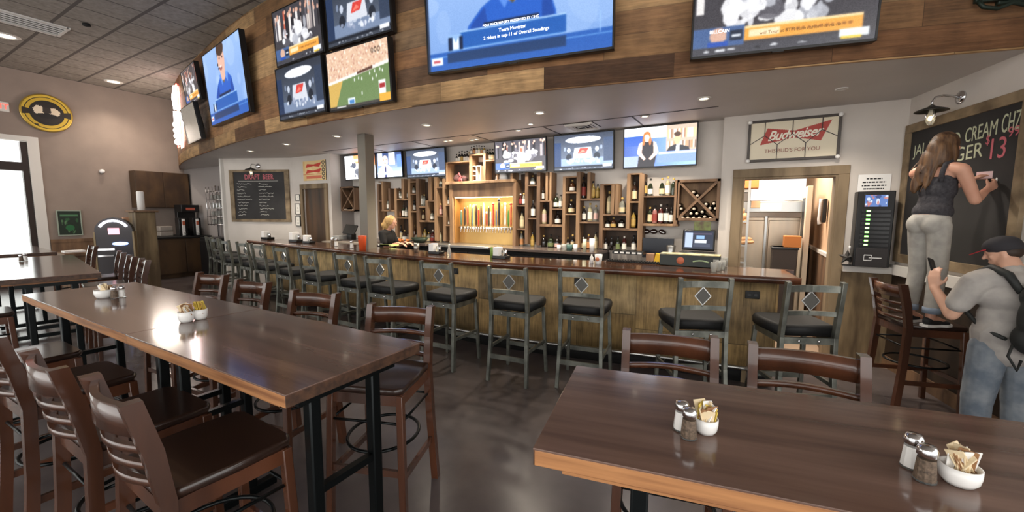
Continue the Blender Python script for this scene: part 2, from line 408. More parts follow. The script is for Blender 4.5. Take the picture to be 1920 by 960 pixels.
def strip(name, mat, front, back, z0, z1, uv=True, mats=None):
    """solid ribbon between two plan curves; uv runs along the front face"""
    bm = bmesh.new(); L = bm.loops.layers.uv.new('UVMap'); s = 0; n = len(front); R = []
    for i in range(n):
        if i: s += (front[i]-front[i-1]).length
        R.append((s, [bm.verts.new((p.x, p.y, z)) for p, z in ((front[i], z0), (front[i], z1), (back[i], z1), (back[i], z0))]))
    for i in range(n-1):
        (s0, a), (s1, b) = R[i], R[i+1]
        for k in range(4):
            q = (k+1) % 4; f = bm.faces.new((a[k], b[k], b[q], a[q])); f.smooth = (k in (0, 2)); f.material_index = k if mats else 0
            for l, (u, v) in zip(f.loops, ((s0, k), (s1, k), (s1, q), (s0, q))):
                l[L].uv = (u, {0: z0, 1: z1, 2: z1+.3, 3: z0-.3}[v])
    for _, rg in (R[0], R[-1]): f = bm.faces.new(rg); f.material_index = 0
    bmesh.ops.recalc_face_normals(bm, faces=bm.faces)
    me = bpy.data.meshes.new(name); bm.to_mesh(me); bm.free()
    for q in (mats or [mat]): me.materials.append(q)
    o = bpy.data.objects.new(name, me); COL.objects.link(o); return o
fas = strip('trim_fascia', FASCIA, [p+n*.004 for p, n in zip(FS, FN)], [p-n*.02 for p, n in zip(FS, FN)], SOF-.01, CEIL); struct(fas)
# soffit slab behind the fascia
sp = [(p.x, p.y) for p in FS]+[(1.9, 5.2), (1.5, 6.1), (XL, 6.1)]
mb = MB(); mb.prism([(x, y, SOF) for x, y in sp], (0, 0, .08)); struct(mb.done('ceiling_soffit', SOFF))
cp = [(XL-.2, -5.5), (4.5, -5.5), (4.5, 4.0), (1.9, 4.48)]+[(p.x, p.y+.03) for p in reversed(FS)]+[(XL-.2, 5.5)]
mb = MB(); mb.prism([(x, y, CEIL) for x, y in cp], (0, 0, .1)); struct(mb.done('ceiling', CEILM))
# panel seams of the lower ceiling close to the back wall
mb = MB()
for x in (-6.1, -4.9, -3.7, -2.5, -1.3): mb.b2((x, 5.15, SOF-.004), (x+.02, 5.9, SOF))
mb.b2((-7.2, 5.13, SOF-.004), (-.35, 5.15, SOF)); struct(mb.done('trim_ceiling_grid', M('seam_grey', (70, 66, 64), .8)))
# column through the bar
struct(MB().b2((-5.19, 4.30, 0), (-5.02, 4.47, SOF), .004).done('column', M('column_paint', (118, 112, 102), .5)))

# ------------------------------------------------------------------ storefront at the far left
d1 = thing('door_1', 'x', 'x'); del d1['label']; del d1['category']; struct(d1)
DF = M('dark_door_frame', (50, 40, 36), .4)
mb = MB(); mb.b2((XL-.1, 2.47, 0), (XL+.02, 2.56, 3.12)); mb.b2((XL-.099, 1.32, 2.5), (XL+.019, 2.47, 2.68)); mb.b2((XL-.1, 1.2, 0), (XL+.02, 1.32, 3.12))
mb.b2((XL-.099, 1.32, 0), (XL+.019, 2.47, .22)); mb.done('door_frame', DF, d1)
MB().b2((XL-.05, 1.3, .2), (XL-.035, 2.49, 2.52)).done('glass', GLASSC, d1)
MB().tube([(XL+.05, 1.42, .95), (XL+.09, 1.42, 1.0), (XL+.09, 1.42, 1.35), (XL+.05, 1.42, 1.4)], .012).done('door_handle', STEEL, d1)
struct(MB().b2((XL-.16, 2.57, 0), (XL+.03, 2.74, 3.24)).b2((XL-.159, -3.4, 3.14), (XL+.029, 2.57, 3.24)).done('trim_storefront', TRIMW))
for i, (y0, y1) in enumerate(((-3.3, -2.0), (-1.9, -.6), (-.5, 1.14))):
    w = thing('window_%d' % (i+1), 'x', 'x'); del w['label']; del w['category']; struct(w)
    mb = MB()
    for a, b in (((XL-.1, y0-.06, .5), (XL, y0+.04, 3.14)), ((XL-.1, y1-.04, .5), (XL, y1+.06, 3.14)), ((XL-.1, y0, .45), (XL, y1, .55)), ((XL-.1, y0, 2.5), (XL, y1, 2.6))): mb.b2(a, b)
    mb.done('window_frame', DF, w); MB().b2((XL-.06, y0, .5), (XL-.045, y1, 3.14)).done('glass', GLASSC, w)
struct(MB().b2((XL-.16, -3.4, 0), (XL, 1.2, .46)).done('wall_left_sill', LWALL))
struct(MB().b2((-40, -16, -.3), (XL-.2, 16, -.1)).done('ground_outside', M('pale_pavement', (200, 198, 192), .9)))

# ------------------------------------------------------------------ doors and trims of the back walls
d2 = thing('door_2', 'x', 'x'); del d2['label']; del d2['category']; struct(d2)
mb = MB(); mb.b2((DX0, 5.40, 0), (DX1, 5.45, DZ)); mb.done('door_panel', M('dark_stained_door', (80, 56, 34), .5, c2=(48, 34, 22), scale=3, stretch=(3, 1, .3), detail=7), d2)
mb = MB(); mb.b2((DX0-.09, 5.33, 0), (DX0, 5.369, DZ), .005); mb.b2((DX1, 5.33, 0), (DX1+.09, 5.369, DZ), .005); mb.b2((DX0-.09, 5.33, DZ), (DX1+.09, 5.369, DZ+.1), .005)
mb.done('door_frame', RUSTICX, d2)
MB().ell((DX1-.07, 5.36, 1.0), (.03, .03, .03)).cyl((DX1-.07, 5.36, 1.0), (DX1-.07, 5.40, 1.0), .015).done('door_knob', BRASS, d2)
mb = MB(); mb.b2((KX0-.11, KY-.03, 0), (KX0, KY-.001, KZ), .006); mb.b2((KX1, KY-.03, 0), (KX1+.1, KY-.001, KZ), .006); mb.b2((KX0-.11, KY-.03, KZ), (KX1+.1, KY-.001, KZ+.1), .006); mb.b2((KX0, KY-.02, 0), (KX0+.02, KY+.17, KZ-.02)); mb.b2((KX1-.02, KY-.02, 0), (KX1, KY+.17, KZ-.02)); mb.b2((KX0, KY-.02, KZ-.02), (KX1, KY+.17, KZ))
struct(mb.done('trim_kitchen_opening', RUSTICX))
# wainscot and chair rail on the kitchen wall and the right wall
struct(MB().b2((KX1+.1, KY-.04, 0), (1.38, KY, 1.0)).done('wainscot_kitchen', WAINSL))
struct(MB().b2((KX1+.1, KY-.09, 1.0), (1.38, KY, 1.07), .004).done('trim_chair_rail', TRIMW))
mb = MB(); mb.prism([wr(.02, 0, .03), wr(3.5, 0, .03), wr(3.5, 0), wr(.02, 0)], (0, 0, 1.0)); struct(mb.done('wainscot_right', WAINS))
mb = MB(); mb.prism([wr(.02, 1.0, .06), wr(3.5, 1.0, .06), wr(3.5, 1.0), wr(.02, 1.0)], (0, 0, .1)); struct(mb.done('trim_rail_right', TRIMW))
mb = MB(); mb.prism([wr(.02, 0, .045), wr(3.5, 0, .045), wr(3.5, 0, .03), wr(.02, 0, .03)], (0, 0, .12)); struct(mb.done('baseboard_right', SHELFD))
# pilaster edge of the menu wall
struct(MB().box(A_+Vector((-.02, .02, SOF/2)), (.06, .16, SOF)).done('trim_menu_wall', TRIMW))

# ------------------------------------------------------------------ kitchen behind the opening
KW = M('kitchen_wall_tan', (208, 172, 138), .8)
struct(MB().b2((.86, 5.95, 0), (.98, 9.1, 2.7)).done('wall_kitchen_side', KW))
struct(MB().b2((-1.2, 9.1, 0), (1.0, 9.2, 2.9)).done('wall_kitchen_back', WHT))
struct(MB().b2((-1.2, 5.95, 0), (-1.1, 9.2, 2.9)).done('wall_kitchen_left', WHT))
struct(MB().b2((-1.2, 5.92, 2.7), (1.0, 9.2, 2.78)).done('ceiling_kitchen', WHT))
struct(MB().b2((.83, 5.95, 0), (.86, 9.1, 1.12)).done('wainscot_kitchen_side', SHELFD))
struct(MB().b2((.82, 5.95, 1.12), (.86, 9.1, 1.16)).done('trim_kitchen_side', TRIMW))
# ================================================================== the bar
EDGE = [(-8.55, 4.36), (-7.9, 4.30), (-7.0, 4.18), (-6.0, 4.08), (-5.0, 3.98), (-4.2, 3.90), (-3.4, 3.85), (-2.6, 3.83), (-1.9, 3.90), (-1.4, 3.98), (-.9, 4.06), (-.4, 4.12), (.0, 4.16), (.42, 4.22)]
ES = catmull(EDGE, 4); EN = normals(ES)
def off(P, N_, d): return [p-n*d for p, n in zip(P, N_)]
bar = thing('bar_counter', 'long curved wooden bar counter with board front and dark glossy top', 'bar counter', (0, 0, 0))
topo = strip('counter_top', None, ES, off(ES, EN, .64), 1.035, 1.075, mats=[RUSTICX, BARTOP, BARTOP, BARTOP]); topo.parent = bar
nose = strip('top_edge', None, [p+n*.014 for p, n in zip(ES, EN)], [p+n*.001 for p, n in zip(ES, EN)], 1.02, 1.08, mats=[CHERRY]*4); nose.parent = bar
bodyE = off(ES, EN, .24); body = strip('front_boards', BARFR, bodyE[1:-1], off(ES, EN, .34)[1:-1], .16, 1.035); body.parent = bar
kick = strip('kick_board', MATBLK, off(ES, EN, .27)[1:-1], off(ES, EN, .34)[1:-1], 0, .16); kick.parent = bar
MB().b2((.02, 4.42, 0), (.1, 4.86, 1.035)).done('end_panel', WAINSL, bar)
mb = MB(); fr = [Vector((p.x, p.y, .2)) for p in [q+n*.16 for q, n in zip(bodyE, EN)]][2:-3]; mb.tube(fr, .02, 8, 0)
for i in range(0, len(fr), 8):
    q = fr[i]; mb.cyl(q, Vector((q.x, q.y, 0))+Vector((0, .1, .08)), .012, n=6)
mb.done('foot_rail', STEEL, bar)
# drink shelf behind the front edge
mb = MB(); mb.b2((-.1, 4.86, .95), (.42, 4.9, 1.07)); mb.done('end_cap', CHERRY, bar)
def outlet(px, py, label):
    p = on_y(px, py, 4.3)
    best = min(range(len(bodyE)), key=lambda i: abs(bodyE[i].x/bodyE[i].y - p.x/p.y))
    q = bodyE[best]; n = EN[best]; z = CAM_H+(p.z-CAM_H)*q.y/4.3
    R = Matrix.Rotation(math.atan2(n.x, -n.y), 3, 'Z')
    t = thing('wall_outlet', label, 'outlet', (q.x+n.x*.01, q.y+n.y*.01, z), math.atan2(n.x, -n.y))
    MB().box((0, 0, 0), (.12, .012, .075), None, .004).done('cover_plate', BLACK, t)
    for s in (-1, 1): MB().box((s*.026, -.008, 0), (.03, .006, .028), None, .002).done('socket', M('dark_grey_plastic', (52, 52, 54), .4), t)
outlet(1405, 552, 'black outlet plate on the bar front between the two right end stools')
outlet(1087, 528, 'black outlet plate on the bar front behind the stool above the near table corner')
outlet(853, 508, 'small black outlet plate on the bar front behind the fifth stool from the right')

# ================================================================== bar stools
STOOLP = M('dark_plate', (84, 82, 78), .5, .3)
def make_stool():
    t = thing('bar_stool', '', 'bar stool')
    W_ = .19
    for s in (-1, 1):   # rear legs run up into the back posts
        mb = MB(); pts = [(s*(W_+.015), -.235, 0), (s*W_, -.2, .40), (s*W_, -.185, .70), (s*W_, -.235, 1.13)]
        for a, b in zip(pts[:-1], pts[1:]): mb.bar(a, b, .032, .042, .003, up=(0, 1, 0))
        mb.done('back_post', STOOLM, t)
        mb = MB(); mb.bar((s*(W_+.03), .235, 0), (s*(W_+.005), .2, .68), .032, .032, .003, up=(0, 1, 0)); mb.done('leg', STOOLM, t)
    def curve_rail(z, h, y, bow, name='back_rail'):
        mb = MB(); P = [(-W_+.38*k/8, y-bow*math.sin(PI*k/8), z) for k in range(9)]
        for a, b in zip(P[:-1], P[1:]): mb.bar(a, b, .016, h, 0)
        return mb.done(name, STOOLM, t)
    curve_rail(1.075, .05, -.228, -.035); curve_rail(.885, .035, -.205, -.03)
    d = .062; mb = MB(); y = -.215
    mb.prism([(0, y+.028, .98-d*1.15), (d, y+.028, .98), (0, y+.028, .98+d*1.15), (-d, y+.028, .98)], (0, .01, 0)); o = mb.done('diamond_plate', STOOLP, t)
    mb = MB(); c = [(0, y+.024, .98-d*1.15), (d, y+.024, .98), (0, y+.024, .98+d*1.15), (-d, y+.024, .98)]
    for i in range(4): mb.bar(c[i], c[(i+1) % 4], .006, .006)
    mb.cyl((0, y+.03, .98+d*1.1), (0, y+.022, 1.06), .005, n=6); mb.cyl((0, y+.03, .98-d*1.1), (0, y+.034, .895), .005, n=6)
    mb.done('diamond_edge', STEEL, o)
    mb = MB(); mb.bar((-W_, -.19, .675), (W_, -.19, .675), .025, .05); mb.bar((-W_, .2, .675), (W_, .2, .675), .025, .05)
    for s in (-1, 1): mb.bar((s*W_, -.19, .675), (s*W_, .2, .675), .025, .05)
    f = mb.done('seat_frame', STOOLM, t)
    for s in (-1, 1): MB().ell((s*.07, -.208, .675), (.011, .006, .011), sub=1).done('bolt', CHROME, f)
    mb = MB(); b = .2; fnt = .225
    bm = mb.bm; lay = []
    for z, k in ((.70, .94), (.72, 1.0), (.765, 1.02), (.79, .93)):
        pts = [(-b*k, -.17*k), (b*k, -.17*k), (fnt*k, .08), (fnt*k*.98, .2), (fnt*k*.75, .245*k), (-fnt*k*.75, .245*k), (-fnt*k*.98, .2), (-fnt*k, .08)]
        lay.append([bm.verts.new((x, y, z)) for x, y in pts])
    for a, c_ in zip(lay[:-1], lay[1:]):
        for i in range(8): f_ = bm.faces.new((a[i], a[(i+1) % 8], c_[(i+1) % 8], c_[i])); f_.smooth = True
    bm.faces.new(lay[0][::-1]); bm.faces.new(lay[-1])
    mb.done('seat_cushion', VINYL, t)
    mb = MB(); mb.bar((-W_-.01, -.222, .25), (W_+.01, -.222, .25), .018, .045); mb.bar((-W_-.02, .225, .25), (W_+.02, .225, .25), .018, .045)
    for s in (-1, 1): mb.bar((s*(W_+.013), -.215, .33), (s*(W_+.02), .22, .33), .018, .03)
    mb.done('stretcher', STOOLM, t)
    return t
S0 = make_stool()
ST = [(-9.6, 4.4, -8), (-8.95, 4.2, -6), (-8.2, 4.03, -6), (-7.35, 3.9, -5), (-6.7, 3.8, -4), (-5.88, 3.68, -5), (-5.07, 3.56, -4), (-4.24, 3.5, -2), (-3.6, 3.43, 0), (-2.75, 3.43, 2), (-1.93, 3.46, 4), (-1.3, 3.66, 8), (-.36, 3.66, 26), (.36, 3.88, 24)]
sl = ['farthest left of the grey metal bar stools, with diamond back, by the menu board wall', 'second bar stool from the far left end, grey metal with diamond back', 'third bar stool from the far left end, at the corner of the bar',
      'fourth bar stool from the far left, just right of the bar corner', 'fifth bar stool from the far left, under the big chalk menu', 'sixth bar stool from the far left, in front of the wooden door', 'seventh bar stool from the far left, left of the column',
      'eighth bar stool from the far left, directly below the grey column', 'ninth bar stool from the far left, just right of the column', 'tenth bar stool from the far left, fifth from the right end, outlet behind its diamond',
      'fourth bar stool from the right end, standing clear at the centre', 'third bar stool from the right end, above the near table corner', 'second bar stool from the right end, turned left, black seat beside its posts', 'bar stool at the right end of the bar, turned left, near the kitchen opening']
for i, ((x, y, a), lb) in enumerate(zip(ST, sl)):
    g = 'bar stools along the curved bar'
    if i == 0: S0.location = (x, y, 0); S0.rotation_euler = (0, 0, math.radians(a)); S0['label'] = lb; S0['group'] = g
    else: dup(S0, (x, y, 0), math.radians(a), lb, g)

TABLEND = M('table_end_grain', (84, 58, 42), .5, c2=(52, 36, 28), scale=30)
# ================================================================== high tables
def make_table(name, label, L_, W_, loc, rz, ends=(.12, .12), group='high walnut tables', under=0.):
    t = thing(name, label, 'table', loc, rz, group)
    mb = MB(); mb.b2((-L_/2, -W_/2, 1.044), (L_/2, W_/2, 1.05), .0015, 0); top = mb.done('table_top', TABLETOP, t)
    mb = MB(); mb.b2((-L_/2+.004, -W_/2+.001, 1.004), (L_/2-.004, W_/2-.001, 1.0445), .002)
    mb.done('table_edge', TABLEDGE, t)
    for s in (-1, 1): MB().b2((s*(L_/2-.001), -W_/2+.002, 1.005), (s*(L_/2-.006), W_/2-.002, 1.044)).done('end_band', TABLEND, t)
    mb = MB(); mb.b2((-L_/2+.07, -W_/2+.02, .985), (L_/2-.07, W_/2-.02, 1.005)); mb.done('apron', TABLEDGE, t)
    for s, e in ((-1, ends[0]), (1, ends[1])):
        x = s*(L_/2-e)
        for y in (-.14, .14): MB().box((x, y, .52), (.045, .045, .93), None, .006).done('leg', BLACKTUBE, t)
        MB().bar((x, -.14, .58), (x, .14, .58), .03, .03).done('cross_bar', BLACKTUBE, t); MB().bar((x, -.27, .04), (x, .27, .04), .05, .05, .005).done('foot_bar', BLACKTUBE, t); MB().box((x, 0, .97), (.1, .44, .03)).done('top_plate', BLACKTUBE, t)
    return t
make_table('high_table', 'dark walnut high table in the left foreground, its bare corner nearest the viewer', 1.27, .61, (-1.865, 1.015, 0), 0)
make_table('high_table', 'dark walnut high table butted to the foreground left table, farther left, window glare on top', 1.84, .61, (-3.425, 1.02, 0), 0)
cA = Vector((-.48, 1.13, 0)); aA = math.radians(10.6); ux = Vector((math.cos(aA), math.sin(aA), 0))
pA = cA+ux*.95; make_table('high_table', 'dark walnut high table at the right foreground with pale front edge', 1.9, .58, (pA.x, pA.y, 0), aA, ends=(.25, .25))
make_table('high_table', 'high table at the left edge beyond the double table, half white with window glare', 2.6, .62, (-6.62, 1.27, 0), math.radians(-9))
make_table('high_table', 'farthest high table, thin dark edge before the storefront door', 1.9, .62, (-9.55, 1.55, 0), math.radians(-4))

# ================================================================== ladder back bar chairs
def make_chair():
    t = thing('bar_chair', '', 'chair')
    W_ = .19
    for s in (-1, 1):
        mb = MB(); pts = [(s*(W_+.02), -.235, 0), (s*(W_+.008), -.2, .4), (s*W_, -.185, .72), (s*W_, -.21, .9), (s*W_, -.25, 1.07)]
        bm = mb.bm; rings = []
        for i, p in enumerate(pts):
            w, d = (.02, .022) if i < 3 else (.018, .026)
            rings.append([bm.verts.new((p[0]+a*w, p[1]+b*d, p[2])) for a, b in ((-1, -1), (1, -1), (1, 1), (-1, 1))])
        for a, b in zip(rings[:-1], rings[1:]):
            for k in range(4): bm.faces.new((a[k], a[(k+1) % 4], b[(k+1) % 4], b[k]))
        bm.faces.new(rings[0][::-1]); bm.faces.new(rings[-1]); mb.done('back_post', CHERRY, t)
        mb = MB(); mb.bar((s*(W_+.018), .21, 0), (s*W_, .185, .71), .036, .036, .004, up=(0, 1, 0)); mb.done('leg', CHERRY, t)
    def slat(z, h, y, th=.016, bow=.05):
        mb = MB(); bm = mb.bm; n = 12; R = []
        for k in range(n+1):
            x = -W_+2*W_*k/n; yy = y-bow*math.sin(PI*k/n)
            R.append([bm.verts.new((x, yy+a*th/2, z+b*h/2)) for a, b in ((-1, -1), (1, -1), (1, 1), (-1, 1))])
        for a, b in zip(R[:-1], R[1:]):
            for k in range(4): f = bm.faces.new((a[k], a[(k+1) % 4], b[(k+1) % 4], b[k])); f.smooth = k in (1, 3)
        bm.faces.new(R[0][::-1]); bm.faces.new(R[-1]); return mb
    slat(1.005, .095, -.236, .02, .038).done('top_rail', CHERRY, t)
    for z, y in ((.905, -.212), (.845, -.2), (.785, -.192)): slat(z, .024, y, .018, .05).done('slat', CHERRY, t)
    mb = MB(); bm = mb.bm; lay = []
    for z, k in ((.715, .97), (.73, 1.0), (.745, .99), (.752, .96)):
        lay.append([bm.verts.new((x*k, y*k, z)) for x, y in ((-.2, -.2), (.2, -.2), (.215, 0), (.21, .19), (.17, .215), (-.17, .215), (-.21, .19), (-.215, 0))])
    for a, b in zip(lay[:-1], lay[1:]):
        for i in range(8): bm.faces.new((a[i], a[(i+1) % 8], b[(i+1) % 8], b[i])).smooth = True
    bm.faces.new(lay[0][::-1]); bm.faces.new(lay[-1]); mb.done('seat', DARKSEAT, t)
    mb = MB(); mb.bar((-W_, .185, .685), (W_, .185, .685), .022, .06); mb.bar((-W_, -.185, .685), (W_, -.185, .685), .022, .06)
    for s in (-1, 1): mb.bar((s*W_, -.185, .685), (s*W_, .185, .685), .022, .06)
    mb.done('seat_frame', CHERRY, t)
    mb = MB()
    for s in (-1, 1): mb.bar((s*(W_+.01), -.21, .27), (s*(W_+.01), .2, .27), .018, .035)
    mb.bar((-W_-.01, .2, .30), (W_+.01, .2, .30), .018, .035); mb.done('stretcher', CHERRY, t)
    P = [(math.cos(a)*.19, math.sin(a)*.2, .40) for a in [2*PI*k/28 for k in range(28)]]
    MB().tube(P, .009, 8, closed=True).done('foot_ring', BLACKTUBE, t)
    mb = MB()
    for s in (-1, 1): mb.cyl((s*W_, -.19, .56), (s*W_, .19, .56), .007, n=6)
    mb.cyl((-W_, .19, .56), (W_, .19, .56), .007, n=6); mb.cyl((-W_, -.19, .56), (W_, -.19, .56), .007, n=6); mb.done('tie_rod', BLACKTUBE, t)
    return t
C0 = make_chair()
def chair_at(backl, backr, label, first=[True]):
    """stand a chair so that its two back posts are at the plan points given (left and right seen from behind)"""
    a = Vector(backl); b = Vector(backr); mid = (a+b)/2; d = (b-a).normalized(); f = Vector((-d.y, d.x)) ; rz = math.atan2(d.y, d.x)
    p = mid + f*.245
    if first[0]: first[0] = False; C0.location = (p.x, p.y, 0); C0.rotation_euler = (0, 0, rz); C0['label'] = label; C0['group'] = 'ladder back bar chairs'; return C0
    return dup(C0, (p.x, p.y, 0), rz, label, 'ladder back bar chairs')
def ch(x, y, deg, label):       # x, y = middle of the back, deg = direction the sitter faces
    a = math.radians(deg-90); d = Vector((math.cos(a), math.sin(a))); c = Vector((x, y)); return chair_at(c-d*.19, c+d*.19, label)
# near side of the double table, backs to the viewer
ch(-1.72, .44, 88, 'nearest ladder back wooden chair at lower left, curved pale slats, facing the table')
ch(-2.28, .41, 90, 'second ladder back wooden chair from the front at lower left, beside the nearest one')
ch(-3.02, .38, 92, 'third ladder back chair on the near side of the left double table')
ch(-3.8, .36, 90, 'fourth chair on the near side of the left double table, reddish seat in glare')
# far side of the double table
ch(-1.79, 1.76, -70, 'ladder back wooden chair at the table corner, turned out at the centre of the floor')
ch(-2.62, 1.76, -80, 'second chair from the right behind the left double table, glossy top rail')
ch(-3.47, 1.79, -86, 'third chair from the right behind the left double table, only back showing')
ch(-4.2, 1.82, -84, 'leftmost chair behind the left double table, in front of the bar stools')
# far side of the right table
ch(-.29, 1.97, -78, 'left wooden chair behind the right foreground table, wide top rail')
ch(.235, 2.02, -84, 'right wooden chair behind the right foreground table, pale lit right post')
# around the next tables at the left
ch(-6.15, 1.98, -100, 'rightmost of the three narrow chair backs beyond the left edge table')
ch(-6.78, 2.06, -100, 'middle of the three narrow chair backs beyond the left edge table')
ch(-7.6, 2.2, -100, 'leftmost of the three narrow chair backs beyond the left edge table')
ch(-5.75, .42, 85, 'chair at the left picture edge on the near side of the far table')
ch(-9.3, 2.35, -95, 'chair by the far table in front of the tall machine')
# the chair the woman stands on
WCH = chair_at((.99, 4.70), (1.10, 4.33), 'dark ladder back chair the woman in the tank top stands on')

# ================================================================== shakers and sugar bowls
SALT = M('salt', (225, 222, 218), .6); PEP = M('ground_pepper', (112, 94, 78), .7, c2=(70, 58, 48), scale=160)
SHGL = M('shaker_glass', (225, 228, 226), .08, trans=.9, ior=1.3)
PK = [M('packet_'+n, c, .6) for n, c in (('yellow', (214, 186, 84)), ('cream', (226, 206, 170)), ('pink', (212, 160, 160)), ('white', (232, 230, 226)), ('brown', (150, 110, 74)))]
def shaker(p, kind, label):
    t = thing(kind+'_shaker', label, 'shaker', p, 0, 'table shakers'); h = .075
    MB().lathe([(0, .004), (.0196, .004), (.0192, .012), (.016, .05), (0, .051)], n=10, smooth=False).done('filling', SALT if kind == 'salt' else PEP, t)
    MB().lathe([(0, 0), (.02, 0), (.0205, .004), (.0196, .0045), (0, .0045)], n=10, smooth=False).done('glass_base', SHGL, t)
    MB().lathe([(.0165, .056), (.0178, .058), (.0178, .070), (.0135, .078), (0, .080)], n=14).done('lid', CHROME, t)
    return t
def sugar_bowl(p, label, seed=1, r=.05, sq=1., cols=(0, 1, 2, 3, 4), h=.055):
    t = thing('sugar_bowl', label, 'bowl', p, 0, 'white bowls of sweetener packets')
    MB().lathe([(0, 0), (r*.7, 0), (r*.92, h*.25), (r, h*.6), (r, h), (r*.9, h), (r*.88, h*.5), (r*.6, h*.12), (0, h*.12)], n=24).done('bowl', WHITEP, t)
    rg = random.Random(seed)
    for i in range(18):
        a = rg.uniform(0, 2*PI); rr = rg.uniform(0, r*.5); k = rg.choice(cols)
        R = Matrix.Rotation(rg.uniform(0, PI), 3, 'Z') @ Matrix.Rotation(rg.uniform(-.5, .5), 3, 'X') @ Matrix.Rotation(rg.uniform(-.35, .35), 3, 'Y')
        MB().box((rr*math.cos(a), rr*math.sin(a), h*.95+rg.uniform(0, .018)), (.03, .0028, .056), R, .001).done('packet', PK[k], t)
    return t
def bar_at(px, d=.3, dx=0):
    k = ray(px, 470); Q = [p-n*d for p, n in zip(ES, EN)]
    for a, b in zip(Q[:-1], Q[1:]):
        fa, fb = a.x*k.y-a.y*k.x, b.x*k.y-b.y*k.x
        if fa*fb <= 0: s_ = fa/(fa-fb); return Vector((a.x+(b.x-a.x)*s_, a.y+(b.y-a.y)*s_, 1.076))
    return Vector((*(Q[0] if px < 700 else Q[-1]), 1.076))
def tz(px, py, z=1.051): v = on_z(px, py, z); return (v.x, v.y, z)
sugar_bowl(tz(1323, 810), 'white bowl of yellow packets, centre of the right foreground table', 3, .029, cols=(0, 0, 1, 3, 4), h=.04)
shaker(tz(1277, 805), 'salt', 'salt shaker beside the yellow packet bowl on the right table')
shaker(tz(1291, 820), 'pepper', 'pepper shaker beside the yellow packet bowl on the right table')
sugar_bowl(tz(1797, 905), 'white bowl of mixed packets nearest the lower right corner', 8, .034, cols=(1, 1, 3, 3, 4), h=.04)
shaker(tz(1708, 875), 'salt', 'salt shaker near the lower right corner, left of the pepper')
shaker(tz(1733, 900), 'pepper', 'pepper shaker near the lower right corner, between salt and bowl')
sugar_bowl(tz(350, 603), 'white packet bowl on the left double table, left one of a pair', 5, .036, cols=(3, 1, 4))
sugar_bowl(tz(376, 598), 'white packet bowl with yellow packets, right one of a pair on the left double table', 6, .034, cols=(0, 0, 4))
sugar_bowl(tz(196, 558), 'white packet bowl at the far end of the left double table', 9, .05, cols=(1, 4, 3))
shaker(tz(215, 559), 'pepper', 'pepper shaker right of the far packet bowl on the left double table')
shaker(tz(229, 557), 'salt', 'salt shaker at the far end of the left double table')
shaker(tz(40, 490), 'pepper', 'pepper shaker in the window glare on the left edge table')
shaker(tz(48, 488), 'salt', 'salt shaker in the window glare on the left edge table')
# ================================================================== television pictures
SCR = attr_mat('screen_picture', emit=.55)
SCRH = attr_mat('screen_picture_bright', emit=1.45)
BEZ = M('tv_bezel', (24, 24, 26), .3)
def pic_studio(n=1):            # man in a blue polo shirt
    i = Img(240, 136); i.grad((120, 158, 216), (150, 182, 230))
    i.blobs(26, (0, .1, 1, 1), [(168, 196, 236), (132, 168, 220), (190, 210, 240)], (.03, .12), n, .25)
    sk = (222, 178, 160)
    i.poly([(.23, .18), (.25, .36), (.33, .5), (.43, .6), (.62, .6), (.7, .52), (.73, .36), (.74, .18)], (36, 92, 190))
    i.poly([(.25, .2), (.27, .36), (.35, .5), (.38, .2)], (28, 72, 160)); i.poly([(.66, .2), (.66, .46), (.7, .5), (.74, .2)], (26, 70, 156))
    i.poly([(.40, .62), (.46, .46), (.50, .58), (.53, .62)], (86, 136, 220)); i.poly([(.52, .62), (.60, .48), (.63, .62)], (96, 146, 226))
    i.poly([(.44, .66), (.46, .55), (.505, .49), (.555, .56), (.57, .68)], sk)
    i.poly([(.505, .49), (.48, .53), (.53, .53)], (90, 82, 60))
    i.ell(.50, .80, .088, .19, sk); i.ell(.475, .70, .035, .03, (150, 90, 90)); i.ell(.475, .72, .03, .012, (240, 230, 225))
    i.ell(.5, .955, .095, .1, (70, 50, 40)); i.poly([(.405, .93), (.42, .82), (.43, .95)], (70, 50, 40)); i.ell(.405, .76, .012, .02, (20, 20, 24)); i.rect(.40, .70, .44, .715, (20, 20, 24))
    i.ell(.465, .83, .014, .012, (60, 50, 50)); i.ell(.535, .83, .014, .012, (60, 50, 50))
    i.rect(0, 0, 1, .16, (38, 92, 176)); i.rect(0, .115, 1, .128, (110, 165, 230))
    i.rect(.12, .06, .78, .15, (26, 58, 104)); i.rect(.14, .17, .77, .18, (120, 175, 235)); i.rect(.20, .18, .78, .32, (30, 90, 172)); i.rect(.20, .315, .78, .33, (160, 195, 235))
    i.rect(.13, .16, .21, .31, (140, 178, 226)); i.rect(.13, .17, .155, .29, (16, 34, 66)); i.rect(.195, .17, .215, .29, (16, 34, 66)); i.poly([(.16, .18), (.16, .28), (.175, .23), (.19, .28), (.19, .18)], (240, 244, 250))
    i.rect(.34, .335, .64, .37, (20, 36, 66)); i.rect(.02, .05, .09, .12, (236, 238, 244)); i.rect(.035, .075, .075, .095, (190, 80, 90))
    i.rect(0, .0, .012, 1, (38, 50, 74)); i.rect(.94, .13, .944, .3, (150, 190, 240)); return i.noise(.03)
